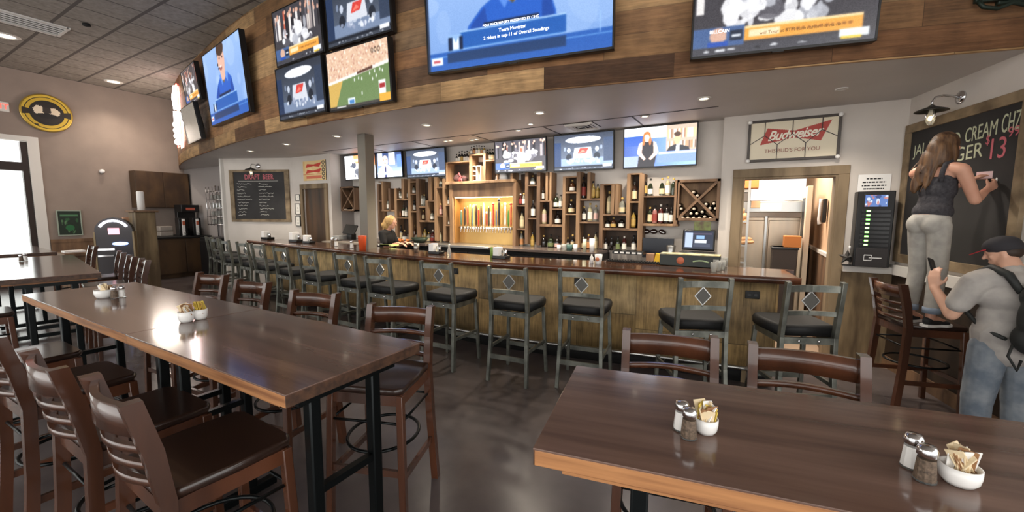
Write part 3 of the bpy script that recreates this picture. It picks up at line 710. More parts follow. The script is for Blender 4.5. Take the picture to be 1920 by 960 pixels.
def pic_car(n=1, warm=0):        # racing car desk under an oval lamp
    i = Img(192, 108); i.grad((96, 108, 128), (44, 50, 62)); i.rect(0, .12, 1, .32, (118, 134, 162)); i.rect(0, 0, .12, .8, (34, 52, 84)); i.rect(.85, .2, 1, .85, (50, 62, 84))
    i.ell(.5, .84, .30, .09, (238, 242, 250)); i.ell(.5, .86, .27, .05, (252, 253, 255)); i.rect(.22, .52, .78, .56, (58, 66, 82))
    i.poly([(.33, .32), (.36, .62), (.64, .62), (.67, .32)], (206, 210, 220)); i.poly([(.41, .44), (.45, .60), (.60, .60), (.56, .46)], (206, 62, 56)); i.poly([(.43, .46), (.50, .56), (.55, .5)], (232, 120, 104))
    for s in (-1, 1): i.ell(.5+s*.24, .36, .05, .1, (30, 36, 48)); i.ell(.5+s*.24, .56, .03, .07, (188, 196, 212)); i.ell(.5+s*.31, .6, .02, .06, (120, 132, 156))
    i.blobs(30, (.2, .2, .8, .32), [(200, 208, 222), (150, 160, 184), (228, 232, 240)], (.01, .03), n, .8)
    i.rect(0, .06, 1, .1, (24, 30, 42)); i.rect(0, 0, 1, .06, (60, 66, 78)); i.blobs(16, (.1, .02, .9, .05), [(210, 214, 222)], (.008, .02), n+2, .7, .6); i.rect(.84, .06, .98, .12, (236, 238, 242)); return i.noise(.05)
def pic_pit(n=1):                # crowd at a pit wall with an orange banner
    i = Img(192, 108, (62, 60, 66)); cols = [(36, 34, 40), (150, 140, 140), (206, 196, 190), (96, 92, 100), (190, 92, 70), (24, 24, 28), (226, 222, 220)]
    rg = random.Random(n)
    for k in range(26): x = rg.uniform(0, 1); i.rect(x, .45, x+rg.uniform(.02, .05), rg.uniform(.7, 1), rg.choice(cols)); i.ell(x+.015, rg.uniform(.75, .95), .018, .04, (206, 160, 140))
    i.blobs(40, (.2, .3, .8, .62), [(230, 230, 234), (180, 182, 190), (90, 88, 96), (250, 250, 252)], (.02, .07), n+5, .85)
    i.rect(0, .08, .3, .3, (70, 96, 142)); i.ell(.15, .2, .05, .09, (210, 170, 150)); i.rect(.09, .08, .21, .14, (40, 80, 170)); i.rect(.22, .14, .29, .25, (30, 40, 60)); i.rect(.23, .18, .28, .2, (220, 224, 232))
    i.rect(.3, .12, .93, .27, (232, 162, 70)); i.rect(.3, .25, .93, .275, (244, 214, 160)); i.rect(.33, .16, .5, .23, (244, 220, 180))
    for k in range(12): i.rect(.53+k*.03, .175, .548+k*.03, .2, (150, 96, 40))
    i.rect(0, 0, 1, .08, (66, 66, 74)); i.blobs(14, (.05, .03, .95, .06), [(226, 228, 232), (40, 40, 46)], (.01, .03), n+8, .9, .5); i.rect(.82, .05, .97, .13, (222, 228, 230)); i.rect(.83, .03, .93, .06, (236, 200, 70)); return i.noise(.05)
def pic_field():                 # a ball game in a full stadium
    i = Img(192, 108, (222, 188, 160)); i.blobs(420, (0, .5, 1, 1), [(240, 214, 190), (206, 160, 140), (250, 236, 220), (190, 140, 120)], (.006, .014), 4, .8)
    i.poly([(0, 0), (0, .48), (1, .62), (1, 0)], (108, 132, 84)); i.poly([(0, 0), (0, .46), (.26, .5), (.1, 0)], (206, 170, 90)); i.poly([(0, .44), (0, .49), (1, .66), (1, .6)], (236, 232, 226)); i.poly([(.5, .53), (.5, .57), (.75, .62), (.75, .57)], (90, 60, 50))
    for x, y in ((.45, .45), (.52, .46), (.57, .44), (.7, .5), (.78, .52), (.86, .53), (.9, .5), (.8, .44), (.74, .4), (.56, .2)): i.ell(x, y, .008, .03, (236, 238, 236))
    i.rect(.83, .1, .93, .35, (236, 236, 236)); i.rect(.84, .22, .92, .3, (160, 40, 44)); i.rect(.83, 0, 1, .13, (232, 170, 60)); i.rect(.32, .0, .44, .16, (220, 228, 236)); i.rect(.345, .06, .42, .12, (70, 130, 190)); i.rect(.34, .02, .42, .05, (200, 60, 60))
    i.rect(0, 0, .83, .05, (60, 56, 54)); i.rect(.12, .015, .28, .035, (240, 240, 240))
    for k in range(3): i.ell(.76+k*.05, .86, .02, .045, (90, 70, 60)); i.ell(.76+k*.05, .86, .011, .025, (226, 196, 168))
    return i.noise(.05)
def pic_two(n=1):                # woman at a desk and a man before a bookcase
    i = Img(192, 108); i.grad((46, 70, 130), (120, 150, 214), 'u'); i.rect(0, .72, 1, 1, (238, 240, 246)); i.rect(0, .55, .28, .8, (38, 70, 140)); i.rect(0, 0, .25, .28, (122, 134, 160))
    i.poly([(.2, 0), (.22, .3), (.23, .55), (.3, .66), (.4, .66), (.46, .52), (.47, .3), (.44, 0)], (26, 24, 30)); i.poly([(.19, .35), (.22, .6), (.27, .64), (.26, .35), (.32, .2), (.29, .16)], (230, 190, 168)); i.poly([(.46, .6), (.42, .64), (.43, .35), (.36, .2), (.39, .16), (.5, .34)], (230, 190, 168))
    i.ell(.33, .74, .045, .11, (236, 200, 180)); i.ell(.33, .8, .055, .1, (150, 90, 50)); i.ell(.285, .66, .02, .12, (150, 90, 50)); i.ell(.375, .66, .02, .12, (150, 90, 50)); i.ell(.33, .74, .034, .08, (236, 200, 180))
    i.rect(.6, .35, 1, 1, (150, 132, 118)); rg = random.Random(3)
    for k in range(20): x = .62+k*.02; i.rect(x, .68, x+.015, .9, rg.choice([(190, 150, 110), (120, 90, 70), (214, 200, 180)])); i.rect(x, .42, x+.015, .6, rg.choice([(150, 110, 80), (90, 70, 60), (200, 180, 160)]))
    i.poly([(.61, .36), (.64, .46), (.72, .52), (.8, .5), (.9, .44), (.92, .36)], (24, 26, 34)); i.poly([(.73, .36), (.74, .52), (.78, .52), (.78, .36)], (240, 240, 244)); i.ell(.75, .66, .045, .14, (196, 142, 112)); i.ell(.75, .77, .048, .06, (60, 44, 36)); i.rect(.48, .08, 1, .36, (96, 116, 180)); i.rect(.5, .3, 1, .34, (180, 192, 226)); return i.noise(.04)
def pic_host(n=1):               # bald man in a suit on a news set
    i = Img(160, 90); i.grad((168, 186, 214), (36, 50, 84)); i.rect(.28, .5, .42, 1, (226, 230, 240)); i.rect(.62, .5, .8, 1, (210, 220, 236)); i.rect(.86, .4, 1, .9, (80, 110, 180))
    i.poly([(.25, 0), (.3, .35), (.42, .5), (.58, .5), (.7, .35), (.75, 0)], (214, 216, 222)); i.poly([(.47, 0), (.48, .48), (.52, .48), (.53, 0)], (60, 60, 90)); i.ell(.5, .68, .09, .22, (226, 186, 162)); i.ell(.46, .72, .014, .015, (70, 50, 50)); i.ell(.54, .72, .014, .015, (70, 50, 50)); i.ell(.5, .58, .03, .014, (160, 90, 90))
    i.rect(0, .1, 1, .22, (150, 170, 214)); i.rect(.05, .13, .5, .19, (240, 242, 248)); return i.noise(.04)
def pic_motor(n=1):              # orange and white close-up
    i = Img(160, 90, (206, 208, 214)); i.rect(.3, .55, 1, 1, (226, 130, 84)); i.blobs(30, (.1, .1, .9, .6), [(238, 240, 244), (60, 62, 72), (140, 150, 166), (252, 252, 254)], (.03, .1), 11, .85); i.ell(.3, .6, .07, .14, (60, 64, 78)); i.ell(.3, .78, .05, .1, (222, 184, 166)); i.rect(.35, .75, .9, .85, (240, 200, 170)); return i.noise(.04)

def tv(label, c, ux_, up, w, h, img, mat=SCR, group=None, depth=.07, arm=.1, logo=False):
    """c centre of the screen front, ux_ to the viewer's right, up along the screen"""
    ux_ = Vector(ux_).normalized(); up = Vector(up).normalized(); n = ux_.cross(up)   # n points to the viewer
    mt = basis(c, ux_, up, n)
    t = thing('television', label, 'television', mat=mt, group=group)
    MB().box((0, 0, -depth/2-.004), (w, h, depth), None, .006).done('casing', BEZ, t)
    mb = MB(); e = .014
    for a, b in (((-w/2, -h/2, -.004), (w/2, -h/2+e*1.4, .006)), ((-w/2, h/2-e, -.004), (w/2, h/2, .006)), ((-w/2, -h/2, -.004), (-w/2+e, h/2, .006)), ((w/2-e, -h/2, -.004), (w/2, h/2, .006))): mb.b2(a, b, .001)
    mb.done('bezel', BEZ, t)
    img_mesh('screen', img, (-w/2+e, -h/2+e*1.4, .001), (w-2*e, 0, 0), (0, h-2.4*e, 0), mat, t)
    MB().b2((-.04, -h/2-.008, -.03), (.04, -h/2+.004, .004), .002).done('sensor_bump', BEZ, t)
    MB().box((0, 0, -depth-arm/2), (.3, .22, arm), None, .01).done('wall_bracket', BLACK, t)
    return t, mt
def fas_frame(px):
    """nearest point of the fascia seen through column px"""
    k = ray(px, 200); best = min(range(len(FS)), key=lambda i: abs(FS[i].x*k.y-FS[i].y*k.x)); return FS[best], FN[best]
def ftv(label, x, zc, w, h, img, tilt=4, gap=.14, yaw=0, **kw):
    i = min(range(len(FS)), key=lambda i: abs(FS[i].x-x)); p = FS[i]; n = FN[i]; n3 = Vector((n.x, n.y, 0)); n3.rotate(Quaternion((0, 0, 1), math.radians(yaw)))
    uxx = Vector((-n3.y, n3.x, 0)); uxx = uxx if uxx.x > 0 else -uxx
    up = Vector((0, 0, 1)); a = math.radians(tilt); up2 = up*math.cos(a)+n3*math.sin(a)
    c = Vector((x, p.y, zc)) + n3*gap
    return tv(label, c, uxx, up2, w, h, img, **kw)
G1 = 'televisions on the board fascia'
t1, _ = ftv('huge television over the middle of the bar showing a man in a blue polo shirt', -2.02, 3.56, 1.86, 1.06, pic_studio(), tilt=3, gap=.16, group=G1)
XB = .93   # text on that picture
tm = basis((0, 0, .003), (1, 0, 0), (0, 1, 0)); WTX = EM('screen_text', (236, 240, 248), 1.3); DTX = EM('screen_text_dark', (110, 76, 34), .8)
def stext(t, s, size, x, y, mat=WTX, sx=1.):
    sc = [c for c in t.children if c.name.startswith('screen')][0]
    return text('caption', s, size, basis((x, y, .003), (1, 0, 0), (0, 1, 0)), mat, sc, .0005, sx=sx)
stext(t1, 'POST-RACE REPORT PRESENTED BY CINC', .03, -.02, -.162); stext(t1, 'Team Movistar', .045, .0, -.225); stext(t1, '2 riders in top-11 of Overall Standings', .042, .03, -.275)
t2, _ = ftv('television at the upper right with an orange caption strip and racing pit picture', .1, 3.24, 1.25, .72, pic_pit(4), tilt=3, gap=.15, group=G1, mat=SCR)
stext(t2, 'will Tour at STM turns after his name', .035, .13, -.215, DTX); stext(t2, 'BILLCAIN', .035, -.42, -.168)
ftv('upper left television of the group of four, crowd scene with orange banner', -5.14, 3.93, 1.07, .70, pic_pit(9), tilt=3, group=G1, gap=.12)
ftv('upper right television of the group of four, racing car under an oval lamp', -3.98, 3.93, 1.07, .70, pic_car(3), tilt=3, group=G1, gap=.12)
ftv('lower left television of the group of four, red and white car in a dark studio', -5.14, 3.21, 1.06, .68, pic_car(5), tilt=3, group=G1, gap=.12)
ftv('lower right television of the group of four, green ball field and stadium crowd', -4.0, 3.19, 1.06, .68, pic_field(), tilt=3, group=G1, gap=.12)
ftv('large television left of the group of four, head and shoulders of a man in blue', -7.35, 3.69, 1.75, 1.16, pic_studio(5), tilt=4, gap=.16, group=G1)
ftv('small dark television at the far left end of the boards, above a tilted pale screen', -9.3, 4.02, 1.05, .66, pic_pit(12), tilt=6, gap=.14, group=G1)
gs = Img(40, 24, (120, 116, 108)).noise(.06)
ftv('tilted pale grey screen at the far left end of the boards, lowest one', -9.25, 3.30, 1.0, .66, gs, tilt=8, gap=.2, group=G1)
# ------------------------------------------------------------------ televisions under the soffit on the back wall
G2 = 'televisions on the back bar wall'
def btv(label, x0, x1, z0, z1, img, y=5.76, yaw=0, tilt=3, mat=SCRH):
    a = math.radians(yaw); ux_ = Vector((math.cos(a), math.sin(a), 0)); n = Vector((math.sin(a), -math.cos(a), 0)); tl = math.radians(tilt)
    return tv(label, ((x0+x1)/2, y, (z0+z1)/2), ux_, Vector((0, 0, 1))*math.cos(tl)+n*math.sin(tl), x1-x0, z1-z0, img, mat=mat, group=G2, depth=.04, arm=.04)
btv('television half hidden by the column, orange and white picture', -7.18, -6.28, 2.28, 2.77, pic_motor(), y=5.62)
btv('television just right of the column, man in a pale suit', -6.62, -5.72, 2.30, 2.79, pic_host())
btv('television on the back wall between column and tap shelf, car under a bright oval lamp', -5.62, -4.68, 2.27, 2.785, pic_car(7))
btv('television above the right end of the beer taps, bright pit crowd picture', -3.575, -2.663, 2.256, 2.76, pic_pit(21), y=5.635)
btv('second television from the right on the back wall, washed-out car and oval lamp', -2.6, -1.68, 2.25, 2.785, pic_car(9))
btv('rightmost television on the back wall, woman beside a man before bookshelves', -1.55, -.61, 2.24, 2.785, pic_two())

# ================================================================== signs and boards
def sheet(name, label, cat, mt, w, h, img=None, mat=None, frame=None, ft=.02, fd=.02, group=None):
    t = thing(name, label, cat, mat=mt, group=group)
    if img is not None:
        MB().b2((-w/2, -h/2, -.012), (w/2, h/2, -.001)).done('backing', BLACK, t); img_mesh('face', img, (-w/2, -h/2, 0), (w, 0, 0), (0, h, 0), mat or attr_mat('printed_face', rough=.5), t)
    else: MB().b2((-w/2, -h/2, -.012), (w/2, h/2, 0)).done('face', mat, t)
    if frame:
        mb = MB()
        for a, b in (((-w/2-ft, -h/2-ft, -.02), (w/2+ft, -h/2, fd)), ((-w/2-ft, h/2, -.02), (w/2+ft, h/2+ft, fd)), ((-w/2-ft, -h/2, -.02), (-w/2, h/2, fd)), ((w/2, -h/2, -.02), (w/2+ft, h/2, fd))): mb.b2(a, b, .002)
        mb.done('frame', frame, t)
    return t
ptd = attr_mat('printed_face', rough=.5)
def bow(i, x0, x1, y, hh, c):
    xm = (x0+x1)/2; i.poly([(x0, y-hh), (x0+.1*(x1-x0), y+hh*.95), (xm, y+hh*.45), (x1, y+hh*1.35), (x1-.13*(x1-x0), y-hh*.9), (xm, y-hh*.35)], c)
# leaded bow-tie sign over the kitchen opening
sw, sh = .82, .42; sc_ = Vector(((-.035+.80)/2, KY-.035, 2.475))
i = Img(200, 104, (226, 214, 188)); bow(i, .12, .93, .62, .23, (176, 58, 46))
t = sheet('wall_sign', 'cream glass sign with red bow tie and script lettering over the kitchen opening', 'sign', basis(sc_, (1, 0, 0), (0, 0, 1)), sw, sh, i, ptd, M('pewter_frame', (66, 60, 56), .4, .5), .028, .012)
mb = MB()
for p in ((-.17, 1), (.13, 1), (.0, -1), (-.28, -1), (.24, 1)): pass
for a, b in (((-.27, .21), (-.27, .06)), ((-.27, .06), (-.41, -.03)), ((-.27, .06), (-.14, -.05)), ((-.14, -.05), (-.14, -.21)), ((-.14, -.05), (.0, .06)), ((0, .06), (0, .21)), ((0, .06), (.13, -.05)), ((.13, -.05), (.13, -.21)), ((.13, -.05), (.27, .08)), ((.27, .08), (.27, .21)), ((.27, .08), (.41, 0))):
    mb.bar((a[0], a[1], .004), (b[0], b[1], .004), .007, .006, up=(0, 0, 1))
mb.done('lead_lines', M('lead', (60, 50, 48), .5, .3), t)
text('lettering', 'Budweiser', .15, basis((.01, .055, .004), (1, .05, 0), (-.05, 1, 0)), M('cream_letter', (240, 232, 214), .5), t, .001, shear=.45, bold=.003, sx=.86, space=.92)
text('slogan', "THIS BUD'S FOR YOU", .058, basis((.0, -.12, .003), (1, 0, 0), (0, 1, 0)), M('brown_letter', (150, 92, 76), .6), t, .001, sx=.95)
mb = MB()
for sx_ in (-1, 1):
    for sy in (-1, 1): mb.ell((sx_*(sw/2+.014), sy*(sh/2+.014), .016), (.024, .024, .018))
mb.done('corner_knob', WHITEP, t)
# small bow-tie tin sign over the wooden door
i = Img(120, 90, (226, 196, 140)); i.blobs(16, (0, 0, 1, 1), [(236, 212, 160), (214, 176, 116)], (.05, .1), 3, .6)
for y in (.76, .46): bow(i, .12, .82, y, .1, (196, 52, 36))
i.rect(.14, .1, .82, .24, (210, 110, 80)); i.rect(.0, .3, .8, .33, (206, 120, 80))
for k in range(5): i.ell(.9, .12+k*.19, .07, .09, (60, 50, 40)); i.ell(.9, .12+k*.19, .035, .045, (224, 196, 140))
p0 = on_y(567, 303, 5.35); p1 = on_y(611, 337, 5.35)
t = sheet('tin_sign', 'small orange and cream tin sign with two red bow ties over the wooden door', 'sign', basis(((p0.x+p1.x)/2, 5.355, (p0.z+p1.z)/2), (1, 0, 0), (0, 0, 1)), p1.x-p0.x, p0.z-p1.z, i, ptd)
# framed notices beside the wooden door
for k, (x0, y0, x1, y1, lb) in enumerate(((554, 365, 563, 376, 'small square black framed notice left of the wooden door, uppermost of three'), (554, 382, 564, 402, 'tall black framed certificate left of the wooden door, middle of three'), (555, 405, 564, 424, 'black framed certificate left of the wooden door, lowest of three'))):
    p0 = on_y(x0, y0, 5.36); p1 = on_y(x1, y1, 5.36); i = Img(20, 30, (226, 222, 214)); i.ell(.5, .6, .12, .1, (170, 160, 150)); i.rect(.2, .3, .8, .34, (150, 146, 140)); i.rect(.25, .2, .75, .23, (150, 146, 140))
    sheet('framed_notice', lb, 'picture frame', basis(((p0.x+p1.x)/2, 5.352, (p0.z+p1.z)/2), (1, 0, 0), (0, 0, 1)), p1.x-p0.x-.02, p0.z-p1.z-.02, i, ptd, BLACK, .014, .008, 'framed notices by the wooden door')
# notice over the charging tower
t = sheet('paper_notice', 'white paper notice with four lines of capitals above the charging tower', 'notice', basis((1.14, KY-.008, 1.95), (1, 0, 0), (0, 0, 1)), .27, .2, Img(10, 8, (238, 236, 233)), ptd)
i_ = M('ink', (40, 40, 42), .7); rg = random.Random(5)
for k, (wd, y) in enumerate(((.13, .055), (.19, .018), (.20, -.018), (.17, -.052))):
    mb = MB(); x = -wd/2
    while x < wd/2: w_ = rg.uniform(.008, .03); mb.b2((x, y-.008, .0005), (min(x+w_, wd/2), y+.006, .0015)); x += w_+.006
    mb.done('printed_line', i_, t)
# charging tower
t = thing('charging_tower', 'black phone charging locker tower with green lights on the wall ledge', 'charging station', (1.135, KY-.11, 1.075))
MB().b2((-.15, -.08, 0), (.15, .1, .79), .008).done('cabinet', BLACK, t)
MB().b2((-.13, -.09, .0), (.13, -.078, .2), .004).done('lower_panel', M('charger_panel', (40, 36, 36), .4), t)
i = Img(60, 40, (90, 120, 180)); i.blobs(20, (0, 0, 1, 1), [(230, 236, 244), (160, 190, 230), (200, 120, 110), (40, 60, 110)], (.04, .12), 4, .8)
sc = img_mesh('screen', i, (-.09, -.083, .63), (.18, 0, 0), (0, 0, .12), SCR, t)
MB().b2((-.1, -.0815, .62), (.1, -.075, .76), .002).done('screen_frame', BEZ, t)
GRN = EM('green_led', (120, 235, 90), 4.)
for k in range(9):
    z = .585-k*.044; d = MB().b2((-.11, -.088, z-.018), (.125, -.079, z+.014), .002).done('locker_door', M('locker_black', (26, 26, 28), .25), t) if k == 0 else MB().b2((-.11, -.088, z-.018), (.125, -.079, z+.014), .002).done('locker_door', bpy.data.materials['locker_black'], t)
    MB().box((-.055, -.09, z), (.032, .004, .016), None, .001).done('status_light', GRN, d)
LW_ = M('logo_white', (230, 230, 230), .5); mb = MB()
for a, b in (((-.06, .07), (0, .07)), ((-.06, .07), (-.06, .125)), ((-.06, .125), (0, .125)), ((0, .125), (0, .11)), ((0, .07), (0, .085)), ((-.02, .098), (.08, .098))): mb.bar((a[0], -.0915, a[1]), (b[0], -.0915, b[1]), .003, .008, up=(0, 0, 1))
mb.done('logo', LW_, t)
# star ornament left of the tower
t = thing('star_ornament', 'dark grey metal star ornament leaning on the ledge left of the charging tower', 'ornament', (.955, KY-.1, 1.07))
pts = []
for k in range(10): a = PI/2+k*PI/5; r_ = .085 if k % 2 == 0 else .036; pts.append((r_*math.cos(a), 0, .09+r_*math.sin(a)))
mb = MB(); bm = mb.bm; f0 = bm.verts.new((0, -.03, .09)); f1 = bm.verts.new((0, .03, .09)); rv = [bm.verts.new(p) for p in pts]
for k in range(10): bm.faces.new((rv[k], rv[(k+1) % 10], f0)); bm.faces.new((rv[k], f1, rv[(k+1) % 10]))
mb.done('star_body', M('pewter', (84, 82, 80), .4, .5), t); MB().b2((-.04, -.03, 0), (.04, .03, .012)).done('foot', BLACK, t); MB().ell((.01, -.02, .20), (.012, .012, .02)).done('white_tip', WHITEP, t)

# ------------------------------------------------------------------ big specials board on the right wall
def wbasis(t_, z, off_=.0): return basis(wr(t_, z, off_), WD, (0, 0, 1), WN)
bw, bz0, bz1 = 1.22, 1.22, 2.44; bt0 = .105
t = thing('chalkboard', 'large black specials chalkboard in a rustic wood frame on the right wall', 'chalkboard', mat=wbasis(bt0+bw/2, (bz0+bz1)/2, .012))
hh = (bz1-bz0)/2
MB().b2((-bw/2, -hh, -.01), (bw/2, hh, .006)).done('slate', CHALK, t)
mb = MB(); f = .085
for a, b in (((-bw/2-f, -hh-f, -.01), (bw/2+f, -hh, .022)), ((-bw/2-f, hh, -.01), (bw/2+f, hh+f, .022)), ((-bw/2-f, -hh, -.01), (-bw/2, hh, .022)), ((bw/2, -hh, -.01), (bw/2+f, hh, .022))): mb.b2(a, b, .003)
mb.done('frame', RUSTICX, t)
def fit_text(nm, s_, x0, x1, yb, h, mt_, par, slope=.05, d=.0008, z=.008):
    o = text(nm, s_, .2, Matrix.Identity(4), mt_, par, d, align='LEFT'); v = [p.co.copy() for p in o.data.vertices]
    ax, bx = min(p.x for p in v), max(p.x for p in v); ay, by = min(p.y for p in v), max(p.y for p in v)
    for p in o.data.vertices:
        x = x0+(p.co.x-ax)/(bx-ax)*(x1-x0); p.co = (x, yb+(p.co.y-ay)/(by-ay)*h+(x-x0)*slope, p.co.z+z)
    return o
fit_text('chalk_lettering', 'JALAPE\u00d1O', -.56, .035, .34, .16, CHALKG, t)
fit_text('chalk_lettering', 'CREAM', .09, .40, .395, .12, CHALKG, t, .05)
fit_text('chalk_lettering', 'CHZ', .44, .60, .41, .14, CHALKG, t, .05)
fit_text('chalk_lettering', 'BURGER', -.30, .29, .235, .12, CHALKG, t, .04)
fit_text('chalk_price', '$', .31, .345, .335, .085, CHALKP, t); fit_text('chalk_price', '13', .365, .50, .225, .16, CHALKP, t, 0); fit_text('chalk_price', '99', .505, .60, .37, .075, CHALKP, t, 0)
mb = MB(); rg = random.Random(4)
for s_ in range(3):
    x = .0+s_*.075; P = [(x+.012*k/2, .15+.02*math.sin(k*2.1+s_), .0085) for k in range(8)]; mb.tube(P, .004, 5)
mb.done('chalk_drawing', CHALKP, t)
# draft list board on the angled wall
dB = (B_-A_).normalized(); nB = Vector((dB.y, -dB.x, 0))
def mbz(s_, z, o_=.0): return A_+dB*s_+Vector((0, 0, z))+nB*o_
wlen = (B_-A_).length
t = thing('chalkboard', 'black drinks list chalkboard in a rustic frame on the far angled wall', 'chalkboard', mat=basis(mbz(wlen*.53, 1.99, .015), dB, (0, 0, 1), nB))
bw2, bh2 = 1.22, 1.02
MB().b2((-bw2/2, -bh2/2, -.012), (bw2/2, bh2/2, .005)).done('slate', CHALK, t); mb = MB(); f = .1
for a, b in (((-bw2/2-f, -bh2/2-f*.6, -.012), (bw2/2+f, -bh2/2, .022)), ((-bw2/2-f, bh2/2, -.012), (bw2/2+f, bh2/2+f*.5, .022)), ((-bw2/2-f, -bh2/2, -.012), (-bw2/2, bh2/2, .022)), ((bw2/2, -bh2/2, -.012), (bw2/2+f, bh2/2, .022))): mb.b2(a, b, .003)
mb.done('frame', RUSTICX, t)
text('chalk_title', 'DRAFT  BEER', .15, basis((.0, .40, .007), (1, 0, 0), (0, 1, 0)), CHALKP, t, .001, sx=.8)
mb = MB(); mb.b2((-.5, .315, .006), (.45, .322, .008)); rg = random.Random(11)
for c_ in range(2):
    for r_ in range(11):
        x = -.55+c_*.52+rg.uniform(0, .03); y = .26-r_*.068; n_ = rg.randint(9, 17)
        P = [(x+k*.022, y+rg.uniform(-.014, .014), .007) for k in range(n_)]; mb.tube(P, .0055, 4, caps=False)
mb.done('chalk_writing', CHALKW, t)

# ------------------------------------------------------------------ gooseneck barn lamps
def barn_lamp(label, mt, s_=1.):
    """plate on the wall at the origin, x along the wall, y up, z into the room"""
    t = thing('barn_lamp', label, 'wall lamp', mat=mt @ Matrix.Scale(s_, 4)); DK = M('lamp_enamel', (58, 56, 52), .3, .4) if 'lamp_enamel' not in bpy.data.materials else bpy.data.materials['lamp_enamel']
    MB().lathe([(0, 0), (.055, 0), (.055, .012), (.02, .02), (0, .02)], (0, 0, 0), 20).done('wall_plate', CHROME, t)
    MB().tube([(0, 0, .02), (-.01, .02, .06), (-.015, .03, .12), (-.02, .02, .17), (-.02, -.02, .19), (-.02, -.05, .19)], .009).done('arm', CHROME, t)
    Rx = Matrix.Rotation(PI/2, 3, 'X')
    MB().lathe([(.012, .035), (.03, .02), (.11, -.012), (.115, -.02), (.108, -.02), (.03, .008), (.008, .02)], (-.02, -.08, .19), 24, 0, Matrix.Rotation(-PI/2, 3, 'X')).done('shade', DK, t)
    MB().lathe([(.014, .0), (.02, -.03), (.03, -.07), (.03, -.10), (.018, -.13), (0, -.135)], (-.02, -.085, .19), 14, 0, Matrix.Rotation(-PI/2, 3, 'X')).done('glass_jar', CLEARP, t)
    mb = MB()
    for k in range(4): a = k*PI/2; mb.tube([(-.02+.02*math.cos(a), -.08, .19+.02*math.sin(a)), (-.02+.038*math.cos(a), -.14, .19+.038*math.sin(a)), (-.02, -.225, .19)], .003, 5)
    mb.done('wire_guard', CHROME, t); MB().ell((-.02, -.16, .19), (.014, .022, .014)).done('bulb', EM('warm_bulb', (255, 226, 170), 3.), t)
    return t
barn_lamp('metal gooseneck wall lamp above the specials board', wbasis(.68, 2.63, .0))
barn_lamp('metal gooseneck wall lamp above the drinks list board', basis(mbz(wlen*.52, 2.63, 0), dB, (0, 0, 1), nB))

# ------------------------------------------------------------------ far left wall: round sign, exit sign, poster, sconce light
i = Img(120, 120, (0, 0, 0)); i.ell(.5, .5, .5, .5, (214, 180, 60)); i.ell(.5, .5, .44, .44, (34, 28, 22)); i.ell(.5, .5, .42, .42, (200, 166, 52)); i.ell(.5, .5, .34, .34, (28, 24, 20)); i.rect(.02, .42, .98, .58, (40, 32, 24)); i.ell(.5, .5, .33, .26, (36, 30, 26)); i.ell(.35, .56, .12, .12, (230, 214, 190)); i.ell(.64, .54, .12, .11, (224, 206, 180)); i.ell(.5, .42, .22, .07, (20, 18, 18)); i.rect(.42, .5, .58, .66, (46, 38, 32)); i.rect(.2, .14, .3, .18, (40, 30, 20))
t = thing('round_sign', 'round black and gold brewery style sign high on the left wall', 'sign', mat=basis((XL+.05, 2.91, 3.79), (0, 1, 0), (0, 0, 1)))
MB().lathe([(0, -.04), (.40, -.04), (.405, 0), (.40, .02), (.38, .02)], n=40).done('rim', M('gold_rim', (180, 150, 70), .35, .6), t)
# disc face with the picture
me_img = i
def disc(name, img, r, mat, parent, z=.012):
    bm = bmesh.new(); L = bm.loops.layers.float_color.new('Col'); n = 64; K = 26
    rings = [[bm.verts.new((0, 0, z))]]+[[bm.verts.new((r*k/K*math.cos(2*PI*j/n), r*k/K*math.sin(2*PI*j/n), z)) for j in range(n)] for k in range(1, K+1)]
    for a, b in zip(rings[:-1], rings[1:]):
        for j in range(n):
            vs = (a[0], b[j], b[(j+1) % n]) if len(a) == 1 else (a[j], b[j], b[(j+1) % n], a[(j+1) % n])
            f_ = bm.faces.new(vs); c = f_.calc_center_median()
            u = min(img.w-1, max(0, int((c.x/r*.5+.5)*img.w))); v = min(img.h-1, max(0, int((c.y/r*.5+.5)*img.h)))
            q = img.a[v, u]; q = [x/12.92 if x <= .04045 else ((x+.055)/1.055)**2.4 for x in q]
            for l in f_.loops: l[L] = (*q, 1)
    me = bpy.data.meshes.new(name); bm.to_mesh(me); bm.free(); me.materials.append(mat); o = bpy.data.objects.new(name, me); COL.objects.link(o); o.parent = parent; return o
disc('face', i, .385, ptd, t)
t = thing('exit_sign', 'red lit exit sign at the left picture edge above the storefront door', 'sign', mat=basis((XL+.04, 2.22, 3.8), (0, 1, 0), (0, 0, 1)))
MB().box((0, 0, -.02), (.32, .2, .04), None, .006).done('housing', TRIMW, t); text('letters', 'EXIT', .15, basis((0, 0, .002), (1, 0, 0), (0, 1, 0)), EM('exit_red', (230, 60, 50), 2.), t, .001)
i = Img(40, 56, (30, 44, 34)); i.rect(.1, .78, .9, .86, (74, 120, 84)); i.blobs(26, (.1, .1, .9, .7), [(50, 96, 60), (90, 130, 90), (26, 50, 34)], (.02, .06), 3, .8); i.ell(.5, .3, .2, .12, (40, 100, 60))
sheet('menu_poster', 'dark green framed poster standing at the left wall right of the storefront', 'poster', basis((XL+.045, 3.08, 1.37), (0, 1, 0), (0, 0, 1)), .36, .54, i, ptd, M('pale_frame', (150, 160, 146), .5), .02, .01)
t = tag(MB().lathe([(0, 0), (.05, 0), (.05, .05), (.03, .09), (0, .09)], (XL, 3.72, 2.6), 16, 0, Matrix.Rotation(PI/2, 3, 'Y')).done('sensor', WHITEP), 'small white round sensor on the left wall beneath the round sign', 'sensor')
